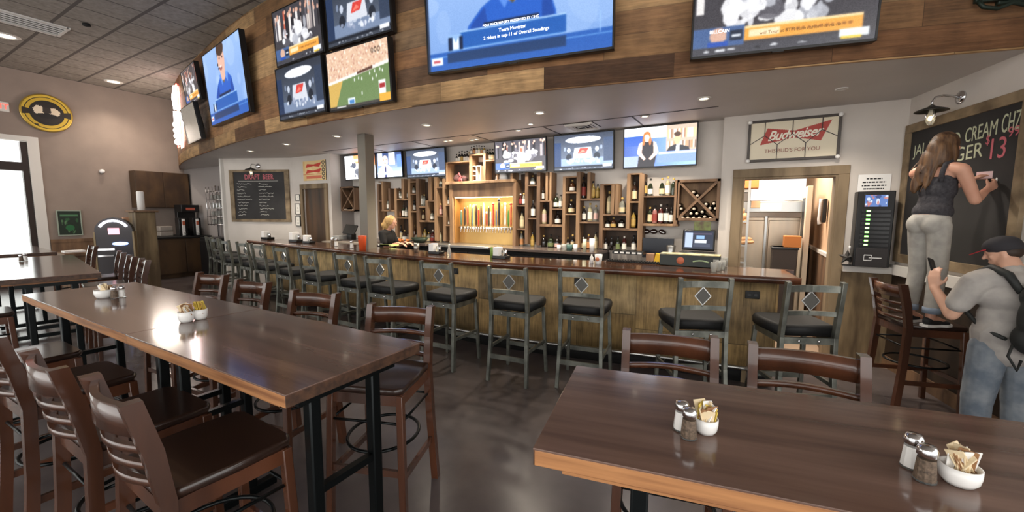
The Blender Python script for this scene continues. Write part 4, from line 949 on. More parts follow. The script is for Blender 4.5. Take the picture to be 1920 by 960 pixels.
# ================================================================== back counter
YW = 5.895; YF = 5.70
t = thing('back_counter', 'long dark back bar counter under the liquor shelves', 'counter')
TOPM = M('dark_counter_top', (96, 84, 78), .22, c2=(74, 64, 60), scale=3)
MB().b2((-7.15, 5.28, 1.06), (-4.75, YW, 1.10), .004).done('counter_top', TOPM, t); MB().b2((-3.47, 5.28, 1.06), (-1.75, YW, 1.10), .004).done('counter_top', TOPM, t)
MB().b2((-4.74, 5.32, 1.061), (-3.48, YW, 1.10), .004).done('drip_tray_top', STEEL, t)
MB().b2((-1.74, 5.28, .93), (-.34, YW, .97), .004).done('low_counter_top', bpy.data.materials['dark_counter_top'], t)
for k, x in enumerate((-7.1, -6.3, -5.5, -4.7, -3.9, -3.1, -2.3, -1.7)):
    x1 = (-6.32, -5.52, -4.72, -3.92, -3.12, -2.32, -1.74, -.36)[k]; z1 = 1.06 if k < 7 else .93
    d = MB().b2((x, 5.34, .05), (x1, 5.38, z1-.06), .004).done('cooler_door', COOLER, t)
    MB().tube([(x1-.06, 5.33, .5), (x1-.06, 5.30, .52), (x1-.06, 5.30, .8), (x1-.06, 5.33, .82)], .008, 6).done('handle', STEEL, d)
MB().b2((-7.15, 5.38, 0), (-.34, YW, .93)).b2((-7.15, 5.38, .93), (-1.74, YW, 1.06)).done('cooler_body', MATBLK, t)

def fx(px, py=410, Y=YF): return on_y(px, py, Y).x
def fz(px, py, Y=YF): return on_y(px, py, Y).z
def unit(name, label, posts, shelves, cat='shelf', backs=()):
    t = thing(name, label, cat)
    for px, y0, y1, wpx in posts:
        xa = fx(px-wpx/2, (y0+y1)/2); xb = fx(px+wpx/2, (y0+y1)/2); za = fz(px, y1); zb = fz(px, y0)
        MB().b2((xa, YF, za), (xb, YW, zb), .003).done('upright', random.choice((SHELFW, SHELFD)), t)
    for x0, x1, y, h in shelves:
        xa, xb = fx(x0, y), fx(x1, y); z = fz((x0+x1)/2, y)
        MB().b2((xa, YF+.005, z-h/2), (xb, YW, z+h/2), .002).done('shelf_board', random.choice((SHELFW, SHELFD)), t)
    for x0, x1, y0, y1 in backs:
        xa, xb = fx(x0, y0), fx(x1, y0); MB().b2((xa, YW-.02, fz((x0+x1)/2, y1)), (xb, YW-.005, fz((x0+x1)/2, y0))).done('back_board', SHELFB, t)
    return t
unit('liquor_shelf', 'irregular wooden liquor shelving between the column and the beer taps',
     [(709.5, 345, 445, 3), (717, 340, 396, 3.5), (730, 353, 396, 3.5), (742, 353, 445, 4.5), (755, 335, 376, 5), (767.5, 335, 450, 5), (783, 335, 450, 5), (799.5, 376, 415, 4), (805.5, 332, 377, 5), (816.5, 332, 452, 5), (832.5, 335, 452, 5)],
     [(709, 717, 377, .025), (709, 717, 341, .02), (715, 743, 395, .03), (742, 768, 374, .025), (767, 783, 341, .02), (767, 783, 364, .02), (767, 783, 397, .025), (783, 800, 388, .03), (800, 816, 377, .025), (783, 816, 415, .03), (816, 832, 352, .02), (816, 832, 405, .02), (832, 845, 385, .02), (832, 845, 423, .02), (744, 766, 409, .012)],
     backs=[(709, 742, 353, 395), (742, 756, 376, 440), (767, 783, 341, 445), (783, 800, 340, 440), (800, 845, 335, 445)])
unit('liquor_shelf', 'irregular wooden liquor shelving right of the beer taps, reaching to the wine rack',
     [(987, 323, 458, 6), (1009, 323, 460, 6.5), (1025, 323, 377, 4.5), (1032, 323, 377, 4), (1032.5, 377, 424, 5), (1057, 331, 462, 5.5), (1083.5, 322, 464, 7), (1104, 323, 373, 6), (1127, 345, 466, 7), (1148.5, 346, 403, 6), (1156, 346, 403, 6), (1177.5, 326, 430, 6.5), (1201, 326, 476, 9.5), (1267, 337, 424, 7)],
     [(967, 987, 386, .02), (967, 987, 430, .02), (987, 1008, 348, .02), (987, 1008, 410, .02), (1009, 1034, 377, .03), (1032, 1056, 392, .02), (1009, 1056, 423, .035), (1057, 1084, 331.5, .02), (1057, 1084, 361, .025), (1057, 1084, 402, .02), (1084, 1126, 374, .03), (1084, 1126, 417.5, .025), (1127, 1159, 346, .02), (1127, 1176, 403, .03), (1127, 1197, 430, .03), (1178, 1204, 326, .02), (1177, 1199, 379, .02), (1201, 1268, 368.5, .02), (1201, 1270, 422, .03)],
     backs=[(967, 987, 325, 450), (987, 1009, 325, 455), (1009, 1056, 378, 455), (1057, 1084, 332, 460), (1084, 1104, 323, 373), (1084, 1127, 418, 462), (1127, 1157, 346, 403), (1127, 1200, 403, 464), (1178, 1200, 326, 430), (1204, 1266, 369, 422)])
# beer tap cabinet
TX0, TX1 = fx(844), fx(968)
t = thing('beer_tap_cabinet', 'wooden cabinet framing the lit brass beer tap wall', 'cabinet')
zt = fz(905, 344); zh = fz(905, 369); zb = 1.10
MB().b2((TX0, YF-.02, zb), (TX0+.07, YW, zt), .004).done('upright', SHELFW, t); MB().b2((TX1-.06, YF-.02, zb), (TX1, YW, zt), .004).done('upright', SHELFD, t)
MB().b2((TX0+.07, YF-.01, zh), (TX1-.06, YW-.03, zt), .004).done('header_board', SHELFD, t)
MB().b2((TX0-.06, YF-.06, zt), (TX1-.02, YW, zt+.045), .004).done('top_board', SHELFW, t)
MB().b2((TX0+.07, YW-.03, zb), (TX1-.06, YW-.01, zh)).done('brass_back', BRASS, t)
MB().b2((TX0+.07, YW-.17, zb), (TX0+.085, YW-.03, zh)).done('side_lining', M('honey_wood', (150, 108, 58), .5, c2=(110, 76, 40), scale=5, stretch=(1, 1, .3)), t)
MB().b2((TX0+.09, YF+.02, zh-.012), (TX1-.08, YF+.05, zh-.001)).done('light_strip', EM('warm_strip', (255, 224, 160), 5.), t)
MB().cyl((TX0+.1, 5.84, 1.375), (TX1-.07, 5.84, 1.375), .022, n=12).done('tap_manifold', STEEL, t)
area_light('tap_light', ((TX0+TX1)/2, YF+.05, zh-.015), 1.0, 11, (1, .84, .55), (math.radians(-25), 0, 0), .03)
# upper cubbies over the taps
t = thing('display_cubby', 'stepped wooden display cubbies on top of the beer tap cabinet', 'shelf')
cz = zt+.045
def cx(px): return fx(px, 320)
def up_(x0, x1, z0, z1, nm='upright', m_=None): MB().b2((x0, YF-.02, z0), (x1, YW, z1), .003).done(nm, m_ or SHELFW, t)
z304, z289, z300 = fz(860, 304), fz(895, 290), fz(920, 301)
up_(cx(837), cx(840), cz, z304); up_(cx(881), cx(885.5), cz, z289); up_(cx(907), cx(911.5), cz, z289); up_(cx(958), cx(962), cz, cz+.12, m_=SHELFW)
up_(cx(837), cx(882), z304-.012, z304+.012, 'shelf_board'); up_(cx(881), cx(911), z289-.012, z289+.012, 'shelf_board'); up_(cx(911), cx(934), z300-.012, z300+.012, 'shelf_board'); up_(cx(932), cx(935), cz, z300)
MB().b2((cx(838), YW-.02, cz), (cx(933), YW-.005, z304)).done('back_board', SHELFB, t)
# ------------------------------------------------------------------ bottles
def bottle_mesh(kind):
    P = {'round': [(0, 0), (.036, 0), (.038, .006), (.038, .17), (.034, .195), (.015, .235), (.0135, .29), (.0155, .292), (.0155, .3), (0, .3)],
         'wine': [(0, 0), (.036, 0), (.037, .006), (.037, .18), (.030, .205), (.0135, .235), (.0135, .3), (.0, .3)],
         'burg': [(0, 0), (.039, 0), (.04, .006), (.04, .13), (.032, .17), (.016, .215), (.0135, .3), (.0, .3)],
         'squat': [(0, 0), (.05, 0), (.055, .01), (.055, .1), (.045, .15), (.016, .185), (.015, .24), (0, .24)],
         'beer': [(0, 0), (.029, 0), (.03, .005), (.03, .12), (.026, .14), (.0125, .17), (.012, .225), (0, .225)]}[kind]
    return P
BM = {}
def glass(c, al=.35):
    k = 'bottle_glass_%d_%d_%d' % c
    if k not in BM: BM[k] = M(k, c, .08, spec=.8, coat=.3)
    return BM[k]
def lab(c):
    k = 'label_%d_%d_%d' % c
    if k not in BM: BM[k] = M(k, c, .6)
    return BM[k]
CN = {'clear': (122, 122, 112), 'dark': (24, 20, 19), 'amber': (78, 46, 24), 'green': (34, 42, 26), 'red': (70, 24, 22), 'yellow': (150, 124, 58), 'brown': (48, 32, 24), 'pale': (170, 160, 128), 'pink': (150, 100, 94)}
LN = {'white': (226, 222, 212), 'cream': (214, 196, 156), 'black': (26, 24, 24), 'gold': (184, 152, 84), 'orange': (190, 132, 84), 'red': (140, 58, 50), 'green': (110, 122, 80), 'pink': (206, 170, 160)}
def bottle(p, h, kind, c, lc, label, group, seed=0):
    t = thing('wine_bottle' if kind in ('wine', 'burg') else ('beer_bottle' if kind == 'beer' else 'liquor_bottle'), label, 'bottle', p, (seed*1.7) % .6-.3, group)
    P = bottle_mesh(kind); s_ = h/P[-1][1]; rs = min(s_, 1.25)**.5 if s_ > 1 else s_**.6
    P = [(r*rs, z*s_) for r, z in P]
    MB().lathe(P[:-2], n=12).done('glass_body', glass(CN[c]), t)
    rb = P[2][0]+.0012; zt_ = P[3][1]
    if lc: MB().lathe([(rb, zt_*.18), (rb, zt_*.88)], n=12).done('paper_label', lab(LN[lc]), t)
    rn = P[-2][0]*1.15; MB().lathe([(rn, h*.88), (rn, h), (0, h)], n=10).done('cap', lab(LN['black' if (seed % 3) else 'gold']) if c != 'red' else lab(LN['white']), t)
    return t
# px centre, px base, px height, kind, glass, label
SH = {
 'on the left unit, upper left bay': [(714, 376.5, 15, 'round', 'clear', None), (723, 393.5, 22, 'round', 'amber', 'white'), (728, 393.5, 18, 'round', 'clear', 'white'), (737, 393.5, 15, 'round', 'clear', 'white')],
 'on the left unit, second bay': [(749, 373, 20, 'round', 'clear', 'white'), (753, 373, 12, 'squat', 'clear', 'white'), (763, 373, 18, 'round', 'clear', 'white'), (750, 408, 15, 'round', 'pink', 'orange'), (757, 408, 22, 'wine', 'green', 'white'), (762.5, 408, 20, 'round', 'clear', 'white')],
 'on the left unit, third narrow bay': [(776, 363, 14, 'squat', 'clear', 'white'), (777, 396, 19, 'round', 'dark', 'white')],
 'on the left unit, fourth bay': [(790, 387, 28, 'round', 'clear', 'white'), (796, 387, 22, 'round', 'clear', None), (794, 413.5, 18, 'round', 'amber', 'cream'), (811, 413.5, 17, 'squat', 'clear', 'white'), (812, 375.5, 22, 'round', 'clear', None)],
 'on the left unit, bay nearest the taps': [(827, 351, 14, 'squat', 'clear', 'black'), (827, 404.5, 22, 'round', 'pink', 'pink'), (841, 384.5, 16, 'round', 'clear', 'white'), (839, 422.5, 13, 'squat', 'clear', 'white')],
 'in narrow bay just right of taps': [(976, 385, 21, 'round', 'red', 'red'), (982, 385, 22, 'round', 'clear', 'white'), (978.5, 429.5, 32, 'round', 'pale', 'cream')],
 'in second narrow bay right of taps': [(999, 347.5, 18, 'squat', 'clear', 'white'), (999.5, 409, 32, 'round', 'dark', 'white')],
 'in the middle unit below the dark frame': [(1018, 376, 25, 'round', 'dark', 'white'), (1020.5, 421.5, 36, 'wine', 'pale', 'pink'), (1043, 391, 27, 'squat', 'green', 'white'), (1051, 391, 25, 'round', 'clear', 'white'), (1046, 421.5, 24, 'squat', 'dark', 'white')],
 'in the small boxes of the middle unit': [(1073, 360, 22, 'squat', 'amber', 'white'), (1071, 401.5, 26, 'squat', 'dark', 'cream'), (1094, 372.5, 40, 'wine', 'dark', 'red'), (1111.5, 372.5, 32, 'round', 'yellow', 'gold'), (1120.5, 372.5, 26, 'round', 'yellow', 'gold')],
 'in the wide box under the yellow pair': [(1095, 416, 28, 'round', 'dark', 'white'), (1106, 416, 34, 'round', 'pale', 'white'), (1117, 416, 30, 'round', 'clear', 'pink')],
 'in boxes left of tall end unit': [(1142, 401.5, 42, 'wine', 'pale', 'cream'), (1166, 401.5, 30, 'squat', 'clear', 'cream'), (1139, 428.5, 18, 'squat', 'dark', 'white'), (1150, 428.5, 19, 'squat', 'amber', 'gold'), (1165, 428.5, 20, 'squat', 'dark', 'white')],
 'in tall end unit by wine shelf': [(1189, 377.5, 36, 'round', 'brown', 'cream'), (1187, 428.5, 32, 'round', 'yellow', 'gold')],
}
YB = 5.79
def place(lst, where, gname, Yp=YB):
    for k, (px, pb, hp, kind, c, lc) in enumerate(sorted(lst)):
        a = on_y(px, pb, YF); b = on_y(px, pb-hp, YF); h = max(.1, b.z-a.z)
        p = Vector((on_y(px, pb, Yp).x, Yp, a.z+.013))
        cn = {'dark': 'near-black', 'pale': 'pale'}.get(c, c); ln = (' with '+lc+' label') if lc else ' without a label'
        bottle(p, h, kind, c, lc, '%s bottle%s, %s from left %s' % (cn, ln, ORD[k], where), gname, k+int(px))
for w_, l_ in SH.items(): place(l_, w_, 'liquor bottles on the wall shelves')
place([(1208.5, 367.5, 35, 'wine', 'dark', 'gold'), (1219, 367.5, 32, 'burg', 'green', 'white'), (1240.5, 367.5, 33, 'burg', 'green', 'cream'), (1251.5, 367.5, 36, 'wine', 'pale', 'white'), (1262, 367.5, 33, 'wine', 'green', None)], 'on the upper wine shelf', 'wine bottles beside the wine rack')
place([(1218, 420.5, 31, 'wine', 'green', 'cream'), (1227, 420.5, 34, 'wine', 'pink', 'red'), (1238, 420.5, 36, 'wine', 'red', 'white'), (1249, 420.5, 36, 'wine', 'dark', 'white'), (1258, 420.5, 30, 'wine', 'dark', 'white')], 'on the lower wine shelf', 'wine bottles beside the wine rack')
place([(856.5, 303.5, 15, 'beer', 'dark', 'white'), (861.5, 303.5, 20, 'beer', 'dark', 'white'), (866.5, 303.5, 21, 'beer', 'dark', 'gold'), (871.5, 303.5, 20, 'beer', 'dark', 'white'), (876, 303.5, 21, 'beer', 'dark', 'white'), (880, 303.5, 18, 'beer', 'dark', 'white')], 'on the left top of the display cubbies', 'beer bottles on top of the cubbies')
place([(884, 289, 14, 'beer', 'clear', 'white'), (889, 289, 16, 'beer', 'amber', 'orange'), (894, 289, 17, 'beer', 'clear', 'white'), (898.5, 289, 17, 'beer', 'pale', 'white'), (903.5, 289, 16, 'beer', 'clear', 'orange'), (908, 289, 16, 'beer', 'yellow', 'white')], 'on the highest middle step of the cubbies', 'beer bottles on top of the cubbies')
place([(914, 300, 20, 'beer', 'green', 'cream'), (919, 300, 21, 'beer', 'green', 'white'), (924, 300, 21, 'beer', 'green', 'cream'), (929.5, 300, 20, 'beer', 'green', 'white')], 'on the right top step of the cubbies', 'beer bottles on top of the cubbies')
# rows standing on the counter itself
def crow(lst, where, Y=5.8, z=1.10, g='bottles standing on the back counter'):
    for k, (px, hp, kind, c, lc) in enumerate(sorted(lst)):
        x = on_y(px, 440, Y).x; h = hp/FPX*abs((Vector((x, Y, z))-CP).dot(FW))
        cn = {'dark': 'near-black'}.get(c, c); bottle((x, Y, z), h, kind, c, lc, '%s bottle%s, %s from left %s' % (cn, (' with '+lc+' label') if lc else ' without a label', ORD[k], where), g, int(px))
crow([(714, 18, 'round', 'dark', 'white'), (747, 17, 'round', 'clear', 'white'), (752, 28, 'round', 'dark', 'cream'), (759, 19, 'squat', 'brown', 'white'), (777, 30, 'round', 'amber', None), (773, 14, 'squat', 'clear', 'white'), (781, 15, 'squat', 'clear', 'white'), (792, 22, 'round', 'dark', 'cream'), (797, 26, 'round', 'yellow', None), (804, 17, 'squat', 'clear', 'cream'), (812, 22, 'squat', 'red', 'red'), (826, 20, 'round', 'pale', None), (838, 24, 'round', 'amber', 'orange')], 'on the counter left of the beer taps')
crow([(978, 27, 'round', 'clear', 'orange'), (998.5, 26, 'round', 'yellow', 'gold'), (1020, 22, 'squat', 'dark', None), (1033, 24, 'squat', 'green', 'green'), (1045.5, 22, 'squat', 'dark', 'pink'), (1065, 20, 'round', 'dark', 'white'), (1074, 26, 'round', 'dark', 'cream'), (1094, 22, 'round', 'red', 'cream'), (1104, 28, 'round', 'amber', 'orange'), (1117, 32, 'round', 'pale', 'cream'), (1136, 24, 'round', 'dark', 'white'), (1147, 26, 'round', 'dark', None), (1159, 26, 'round', 'green', 'green'), (1171, 28, 'round', 'red', 'white'), (1189, 30, 'round', 'dark', 'white')], 'on the counter right of the beer taps')
# ------------------------------------------------------------------ beer taps
HC = [((90, 120, 100), 'slim grey green'), ((40, 40, 44), 'black'), ((190, 90, 70), 'reddish'), ((226, 196, 110), 'pale yellow'), ((120, 150, 160), 'grey blue'), ((226, 214, 140), 'cream yellow'), ((60, 46, 36), 'dark brown'), ((196, 60, 50), 'red shouldered'), ((46, 50, 56), 'charcoal'), ((236, 232, 226), 'white'),
      ((170, 40, 50), 'crimson'), ((60, 60, 50), 'olive'), ((214, 210, 196), 'ivory'), ((176, 56, 44), 'red topped'), ((120, 132, 150), 'blue grey'), ((30, 32, 40), 'navy ball topped'), ((206, 160, 90), 'tan wooden'), ((240, 238, 232), 'white ball topped'), ((70, 120, 50), 'green'), ((188, 76, 60), 'wide red badge')]
xs = [866, 872.5, 878, 882.5, 886.5, 890, 894, 898.5, 903, 908, 913.5, 917.5, 921, 926, 931.5, 936.5, 941.5, 948, 954, 959]
for k, (px, (c, nm)) in enumerate(zip(xs, HC)):
    x = on_y(px, 420, 5.78).x; top = (395, 390, 388, 384, 386, 384, 384, 392, 386, 382, 400, 388, 398, 384, 394, 376, 384, 384, 394, 384)[k]
    t = thing('beer_tap', '%s beer tap handle, %s from left on the brass tap wall' % (nm, ORD[k] if k < 18 else ('nineteenth', 'twentieth')[k-18]), 'beer tap', (x, 5.80, 1.375), 0, 'beer taps on the lit brass wall')
    h = max(.1, on_y(px, top, 5.75).z-1.41)
    MB().cyl((0, .03, 0), (0, -.04, 0), .011, n=8).cyl((0, -.035, .02), (0, -.06, -.075), .009, .007, n=8).ell((0, -.035, .012), (.014, .016, .014), sub=1).done('faucet', CHROME, t)
    mm = M('tap_handle_%d' % k, c, .35); mb = MB(); mb.cyl((0, -.035, .02), (0, -.035, .05), .006, n=6)
    mb.lathe([(0, .045), (.01, .045), (.013, .08), (.011 if k % 3 else .018, .045+h*.55), (.017 if k % 2 else .012, .045+h*.85), (.008, .045+h), (0, .045+h)], (0, -.035, 0), 10); mb.done('handle', mm, t)
    if k in (13, 19, 17, 15, 10): MB().ell((0, -.04, .045+h), (.028 if k != 10 else .02, .012, .024)).done('badge', M('tap_badge_%d' % k, {13: (196, 60, 50), 19: (170, 60, 50), 17: (240, 238, 234), 15: (36, 40, 56), 10: (220, 200, 200)}[k], .4), t)
# things in the cubbies
t = thing('reindeer_ornament', 'dark ornament with a red and white figure in the left display cubby', 'ornament', (on_y(866, 340, 5.8).x, 5.78, cz+.001))
MB().ell((-.1, .03, .07), (.09, .05, .07)).ell((.03, .04, .06), (.07, .04, .06)).done('dark_bundle', M('bundle', (48, 38, 38), .8, c2=(96, 60, 60), scale=30), t)
MB().tube([(-.03, -.02, .0), (-.02, -.02, .06), (.01, -.02, .09), (-.02, -.02, .13)], .012, 6).tube([(.03, -.02, 0), (.01, -.02, .06)], .012, 6).ell((-.03, -.02, .14), (.02, .015, .02)).done('red_figure', M('figure_red', (190, 80, 84), .5), t)
t = thing('bottle_crate', 'small white slatted frame with a bottle inside, middle display cubby', 'crate', (on_y(897.5, 340, 5.78).x, 5.76, cz+.001)); mb = MB()
for x in (-.085, 0, .085): mb.b2((x-.007, -.05, 0), (x+.007, .05, .25))
for z in (.0, .085, .16, .24): mb.b2((-.085, -.05, z), (.0, .05, z+.012))
mb.b2((0, -.05, .238), (.085, .05, .252)); mb.b2((0, -.05, 0), (.085, .05, .012)); mb.done('frame', M('cream_slats', (226, 204, 176), .6), t)
bottle((on_y(902.5, 340, 5.78).x, 5.77, cz+.014), .17, 'round', 'clear', 'white', 'small clear bottle standing inside the white slatted frame', None, 3)
t = thing('novelty_helmet', 'white rounded helmet-shaped ornament with a dark spot, right display cubby', 'ornament', (on_y(941, 340, 5.80).x, 5.80, cz+.001)); t.scale = (.85, .62, .9)
MB().lathe([(0, .145), (.06, .14), (.105, .11), (.125, .06), (.125, .0), (0, 0)], n=24).done('shell', WHITEP, t); MB().ell((-.05, -.105, .06), (.018, .012, .016)).ell((-.128, -.02, .03), (.02, .02, .018)).done('dark_spot', BLACK, t)
MB().lathe([(.126, .0), (.15, -.0), (.15, .012), (.126, .016)], n=24).done('brim', M('brim_cream', (222, 200, 180), .5), t)

# ------------------------------------------------------------------ wine racks
def wine_rack(label, x0, x1, z0, z1, y0, y1, ends, th=.035, g='wine bottles lying in the X rack', side=None):
    t = thing('wine_rack', label, 'wine rack'); 
    MB().b2((x0, y1-.015, z0), (x1, y1, z1)).done('back_board', SHELFW, t)
    for a, b, nm in (((x0, y0, z0), (x0+th, y1, z1), 'side_board'), ((x1-th, y0, z0), (x1, y1, z1), 'side_board'), ((x0, y0, z0), (x1, y1, z0+th), 'bottom_board'), ((x0, y0, z1-th), (x1, y1, z1), 'top_board')): MB().b2(a, b, .003).done(nm, SHELFD, t)
    yc = (y0+y1)/2
    for s in (0, 1): MB().bar((x0+th*.7 if s else x1-th*.7, yc, z0+th*.7), (x1-th*.7 if s else x0+th*.7, yc, z1-th*.7), (y1-y0)*.92, th*.8, up=(0, 1, 0)).done('diagonal_board', SHELFD, t) if False else None
    for s in (0, 1):
        a = Vector((x0+th*.7 if s else x1-th*.7, 0, z0+th*.7)); b = Vector((x1-th*.7 if s else x0+th*.7, 0, z1-th*.7)); d = (b-a).normalized(); n = Vector((-d.z, 0, d.x))*th*.42
        MB().prism([a+n+Vector((0, y0+.012+s*.003, 0)), b+n+Vector((0, y0+.012+s*.003, 0)), b-n+Vector((0, y0+.012+s*.003, 0)), a-n+Vector((0, y0+.012+s*.003, 0))], (0, y1-y0-.03, 0)).done('diagonal_board', SHELFD, t)
    first = None
    for k, (px, py, nm) in enumerate(ends):
        p = on_y(px, py, y0+.02)
        if first is None:
            b = thing('wine_bottle', '', 'bottle', group=g); R = Matrix.Rotation(-PI/2, 3, 'X')
            MB().lathe([(0, .25), (.036, .25), (.037, .24), (.037, .11), (.03, .085), (.0145, .06), (.0145, .012)], n=12, R=Matrix.Rotation(-PI/2, 3, 'X')).done('glass_body', glass(CN['dark']), b)
            MB().lathe([(.0165, .05), (.0165, .0), (0, -.001)], n=10, R=Matrix.Rotation(-PI/2, 3, 'X')).done('cap', lab((206, 190, 170)), b); first = b; b.location = p; b['label'] = nm
        else: dup(first, p, 0, nm, g)
zx = [(1030, 345, 'upper'), (1080, 390, 'upper'), (1190, 500, 'right'), (1290, 492, 'right'), (1240, 552, 'right'), (1312, 556, 'right'), (1035, 560, 'bottom'), (995, 620, 'bottom'), (1070, 620, 'bottom'), (1140, 600, 'bottom'), (885, 675, 'bottom'), (955, 678, 'bottom'), (1028, 680, 'bottom'), (1103, 680, 'bottom'), (1172, 660, 'bottom'), (1243, 684, 'bottom'), (845, 515, 'left'), (870, 560, 'left')]
cnt = {}; ends = []
for x, y, q in sorted(zx):
    cnt[q] = cnt.get(q, 0)+1; ends.append((1150+x/6.857, 310+y/6.857, 'wine bottle lying in the %s wedge of the big X rack, %s from the left' % (q, ORD[cnt[q]-1])))
rx0, rx1 = fx(1268, 375), fx(1351, 375)
wine_rack('square wooden X-shaped wine rack beside the kitchen wall', rx0, rx1-.01, fz(1310, 414), fz(1310, 336), YF+.0, YW, ends)
ends = [(654+dx, y, 'wine bottle lying low in the small left X rack, %s' % s) for dx, y, s in ((-8, 393, 'farthest left'), (-3, 394, 'second from left'), (2, 394, 'third from left'), (7, 393, 'rightmost'))]
wine_rack('small wooden X-shaped wine rack left of the column', -7.22, -6.80, 1.66, 2.15, 5.52, YW, ends, th=.03, g='wine bottles lying in the small left rack')
# brown oval hooks with pale bands
t0 = None
for k, (px, py) in enumerate(((1212, 434), (1226, 434), (1242, 435))):
    p = on_y(px, py, YW-.03); lb = '%s of three dark oval wall pieces with a white band, under the wine shelf' % ('left', 'middle', 'tilted right')[k]
    if t0 is None:
        t0 = thing('oval_wall_piece', lb, 'wall ornament', p, 0, 'dark oval pieces under the wine shelf'); MB().ell((0, 0, 0), (.052, .028, .034)).done('body', M('oval_brown', (46, 26, 20), .4), t0); MB().box((0, -.028, -.002), (.06, .006, .014), None, .002).done('band', WHITEP, t0)
    else: q = dup(t0, p, 0, lb); q.rotation_euler = (0, .35 if k == 2 else .05, 0)

# ------------------------------------------------------------------ cash register and clutter
LC = .97
t = thing('cash_register', 'black touch-screen cash register on the low counter by the kitchen wall', 'cash register', (fx(1308, 470, 5.5), 5.55, LC+.0))
MB().b2((-.24, -.12, 0), (.24, .22, .12), .01).done('cash_drawer', BLACK, t); MB().b2((-.24, -.2, .12), (.22, .2, .15), .005).b2((-.2, -.17, .15), (.2, .05, .19), .01).done('keyboard_base', BLACK, t)
R = Matrix.Rotation(math.radians(-12), 3, 'X'); MB().box((0, 0, .33), (.37, .04, .26), R, .012).done('monitor', BLACK, t)
i = Img(80, 56, (46, 54, 72)); i.rect(.04, .08, .3, .9, (190, 206, 236)); i.rect(.42, .55, .7, .75, (150, 190, 240)); i.rect(.38, .32, .78, .5, (226, 234, 246)); i.rect(.34, .1, .9, .28, (70, 78, 98)); i.rect(.32, .8, .95, .9, (80, 74, 96))
up = R @ Vector((0, 0, 1)); o_ = Vector((-.165, 0, .33))+R @ Vector((0, -.0215, -.11)); img_mesh('screen', i, o_, (.33, 0, 0), up*.22, SCR, t)
MB().b2((-.16, -.205, .125), (.14, -.201, .14)).done('pale_strip', PAPER, t); MB().b2((-.06, .0, .45), (.13, .02, .56), .003).done('card_holder', M('card_brown', (70, 54, 46), .5, c2=(96, 110, 60), scale=12), t)
t = thing('bar_caddy', 'dark green bar caddy with orange badge and pale lettering, by the register', 'caddy', (on_z(1292, 499, 1.076).x, 4.66, 1.076))
MB().b2((-.29, -.09, 0), (.29, .09, .12), .006).done('caddy_body', M('dark_green_box', (30, 36, 30), .4), t); MB().b2((-.29, -.095, .118), (.29, .095, .127)).done('cloth', M('cloth_cream', (196, 188, 160), .8, c2=(150, 140, 90), scale=14), t)
MB().lathe([(0, 0), (.038, 0), (.038, .004), (0, .004)], (-.08, -.091, .06), 20, 0, Matrix.Rotation(PI/2, 3, 'X')).done('badge', M('badge_orange', (196, 110, 80), .5), t); mb = MB(); mb.tube([(.04+.03*k, -.093, .055+.014*math.sin(PI*k/5)) for k in range(6)], .008, 5); mb.done('lettering', M('pale_green', (170, 190, 150), .6), t)
def cup(p, r, h, m_, name, label, cat='cup', taper=.8, grp=None):
    return tag(MB().lathe([(0, 0), (r*taper, 0), (r, h), (r*.92, h), (r*taper*.9, .006), (0, .006)], p, 16).done(name, m_), label, cat, grp)
bt = 1.076
# drinking glasses on the bar end
n_ = 0
for k, (px, py) in enumerate(((1338, 508), (1346, 506), (1354, 504), (1342, 501), (1350, 499), (1358, 497))):
    p = on_z(px, py+2, bt); cup((p.x, p.y, bt), .033, .09, CLEARP, 'drinking_glass', 'clear plastic tumbler at the right end of the bar, %s of the six' % ORD[k], 'glass', .8, 'clear tumblers at the right end of the bar')
p = on_z(1122, 496, bt); t = thing('paper_cup', 'white cup with round orange mark on the bar behind the third stool from the right', 'cup', (p.x, p.y, bt)); MB().lathe([(0, 0), (.032, 0), (.042, .11), (.038, .11), (.03, .01), (0, .01)], n=18).done('cup_body', WHITEP, t); MB().lathe([(0, 0), (.022, 0), (.022, .004), (0, .004)], (.0, -.041, .06), 14, 0, Matrix.Rotation(PI/2, 3, 'X')).done('mark', M('mark_orange', (196, 120, 84), .5), t)
p = on_z(1109, 494, bt); tag(MB().lathe([(0, 0), (.02, 0), (.02, .07), (.008, .085), (.008, .1), (0, .1)], (p.x, p.y, bt), 14).done('squeeze_bottle', WHITEP), 'small white bottle left of the cup with the orange mark', 'bottle')
p = bar_at(680, .16); tag(MB().lathe([(0, 0), (.05, 0), (.062, .2), (.062, .21), (.055, .21), (.045, .01), (0, .01)], (p.x, p.y, bt), 18).done('orange_cup', M('orange_plastic', (212, 84, 40), .45)), 'tall orange cup on the bar just left of the column', 'cup')
for k, (px, py, c, lb) in enumerate(((660, 466, 'salt', 'white and green shaker bottle on the bar left of the orange cup'), (631, 463, 'salt', 'white shaker on the bar in front of the silver register, right one of two'), (624, 462, 'pepper', 'dark shaker on the bar in front of the silver register, left one of two'))):
    p = bar_at(px, .2+.1*k); s = shaker((p.x, p.y, bt), c, lb); s.scale = (1.5, 1.5, 1.6); s['group'] = 'shakers along the bar'
def caddy(px, py, lb, s_=1.):
    p = bar_at(px, .38); t = thing('napkin_caddy', lb, 'caddy', (p.x, p.y, bt), 0, 'condiment caddies along the bar'); t.scale = (s_,)*3
    MB().b2((-.09, -.06, 0), (.09, .06, .035), .006).done('tray', BLACK, t); MB().b2((-.085, -.05, .03), (-.01, .05, .13), .003).done('napkins', PAPER, t)
    for k, x in enumerate((.02, .06)): MB().lathe([(0, .03), (.018, .03), (.018, .09), (.012, .1), (0, .105)], (x, 0, 0), 12).done('shaker_bottle', (SHGL, CHROME)[k], t)
caddy(486, 437, 'black caddy with white napkins at the far left end of the bar', 1.3); caddy(557, 443, 'black caddy with white cups on the bar below the framed notices', 1.4)
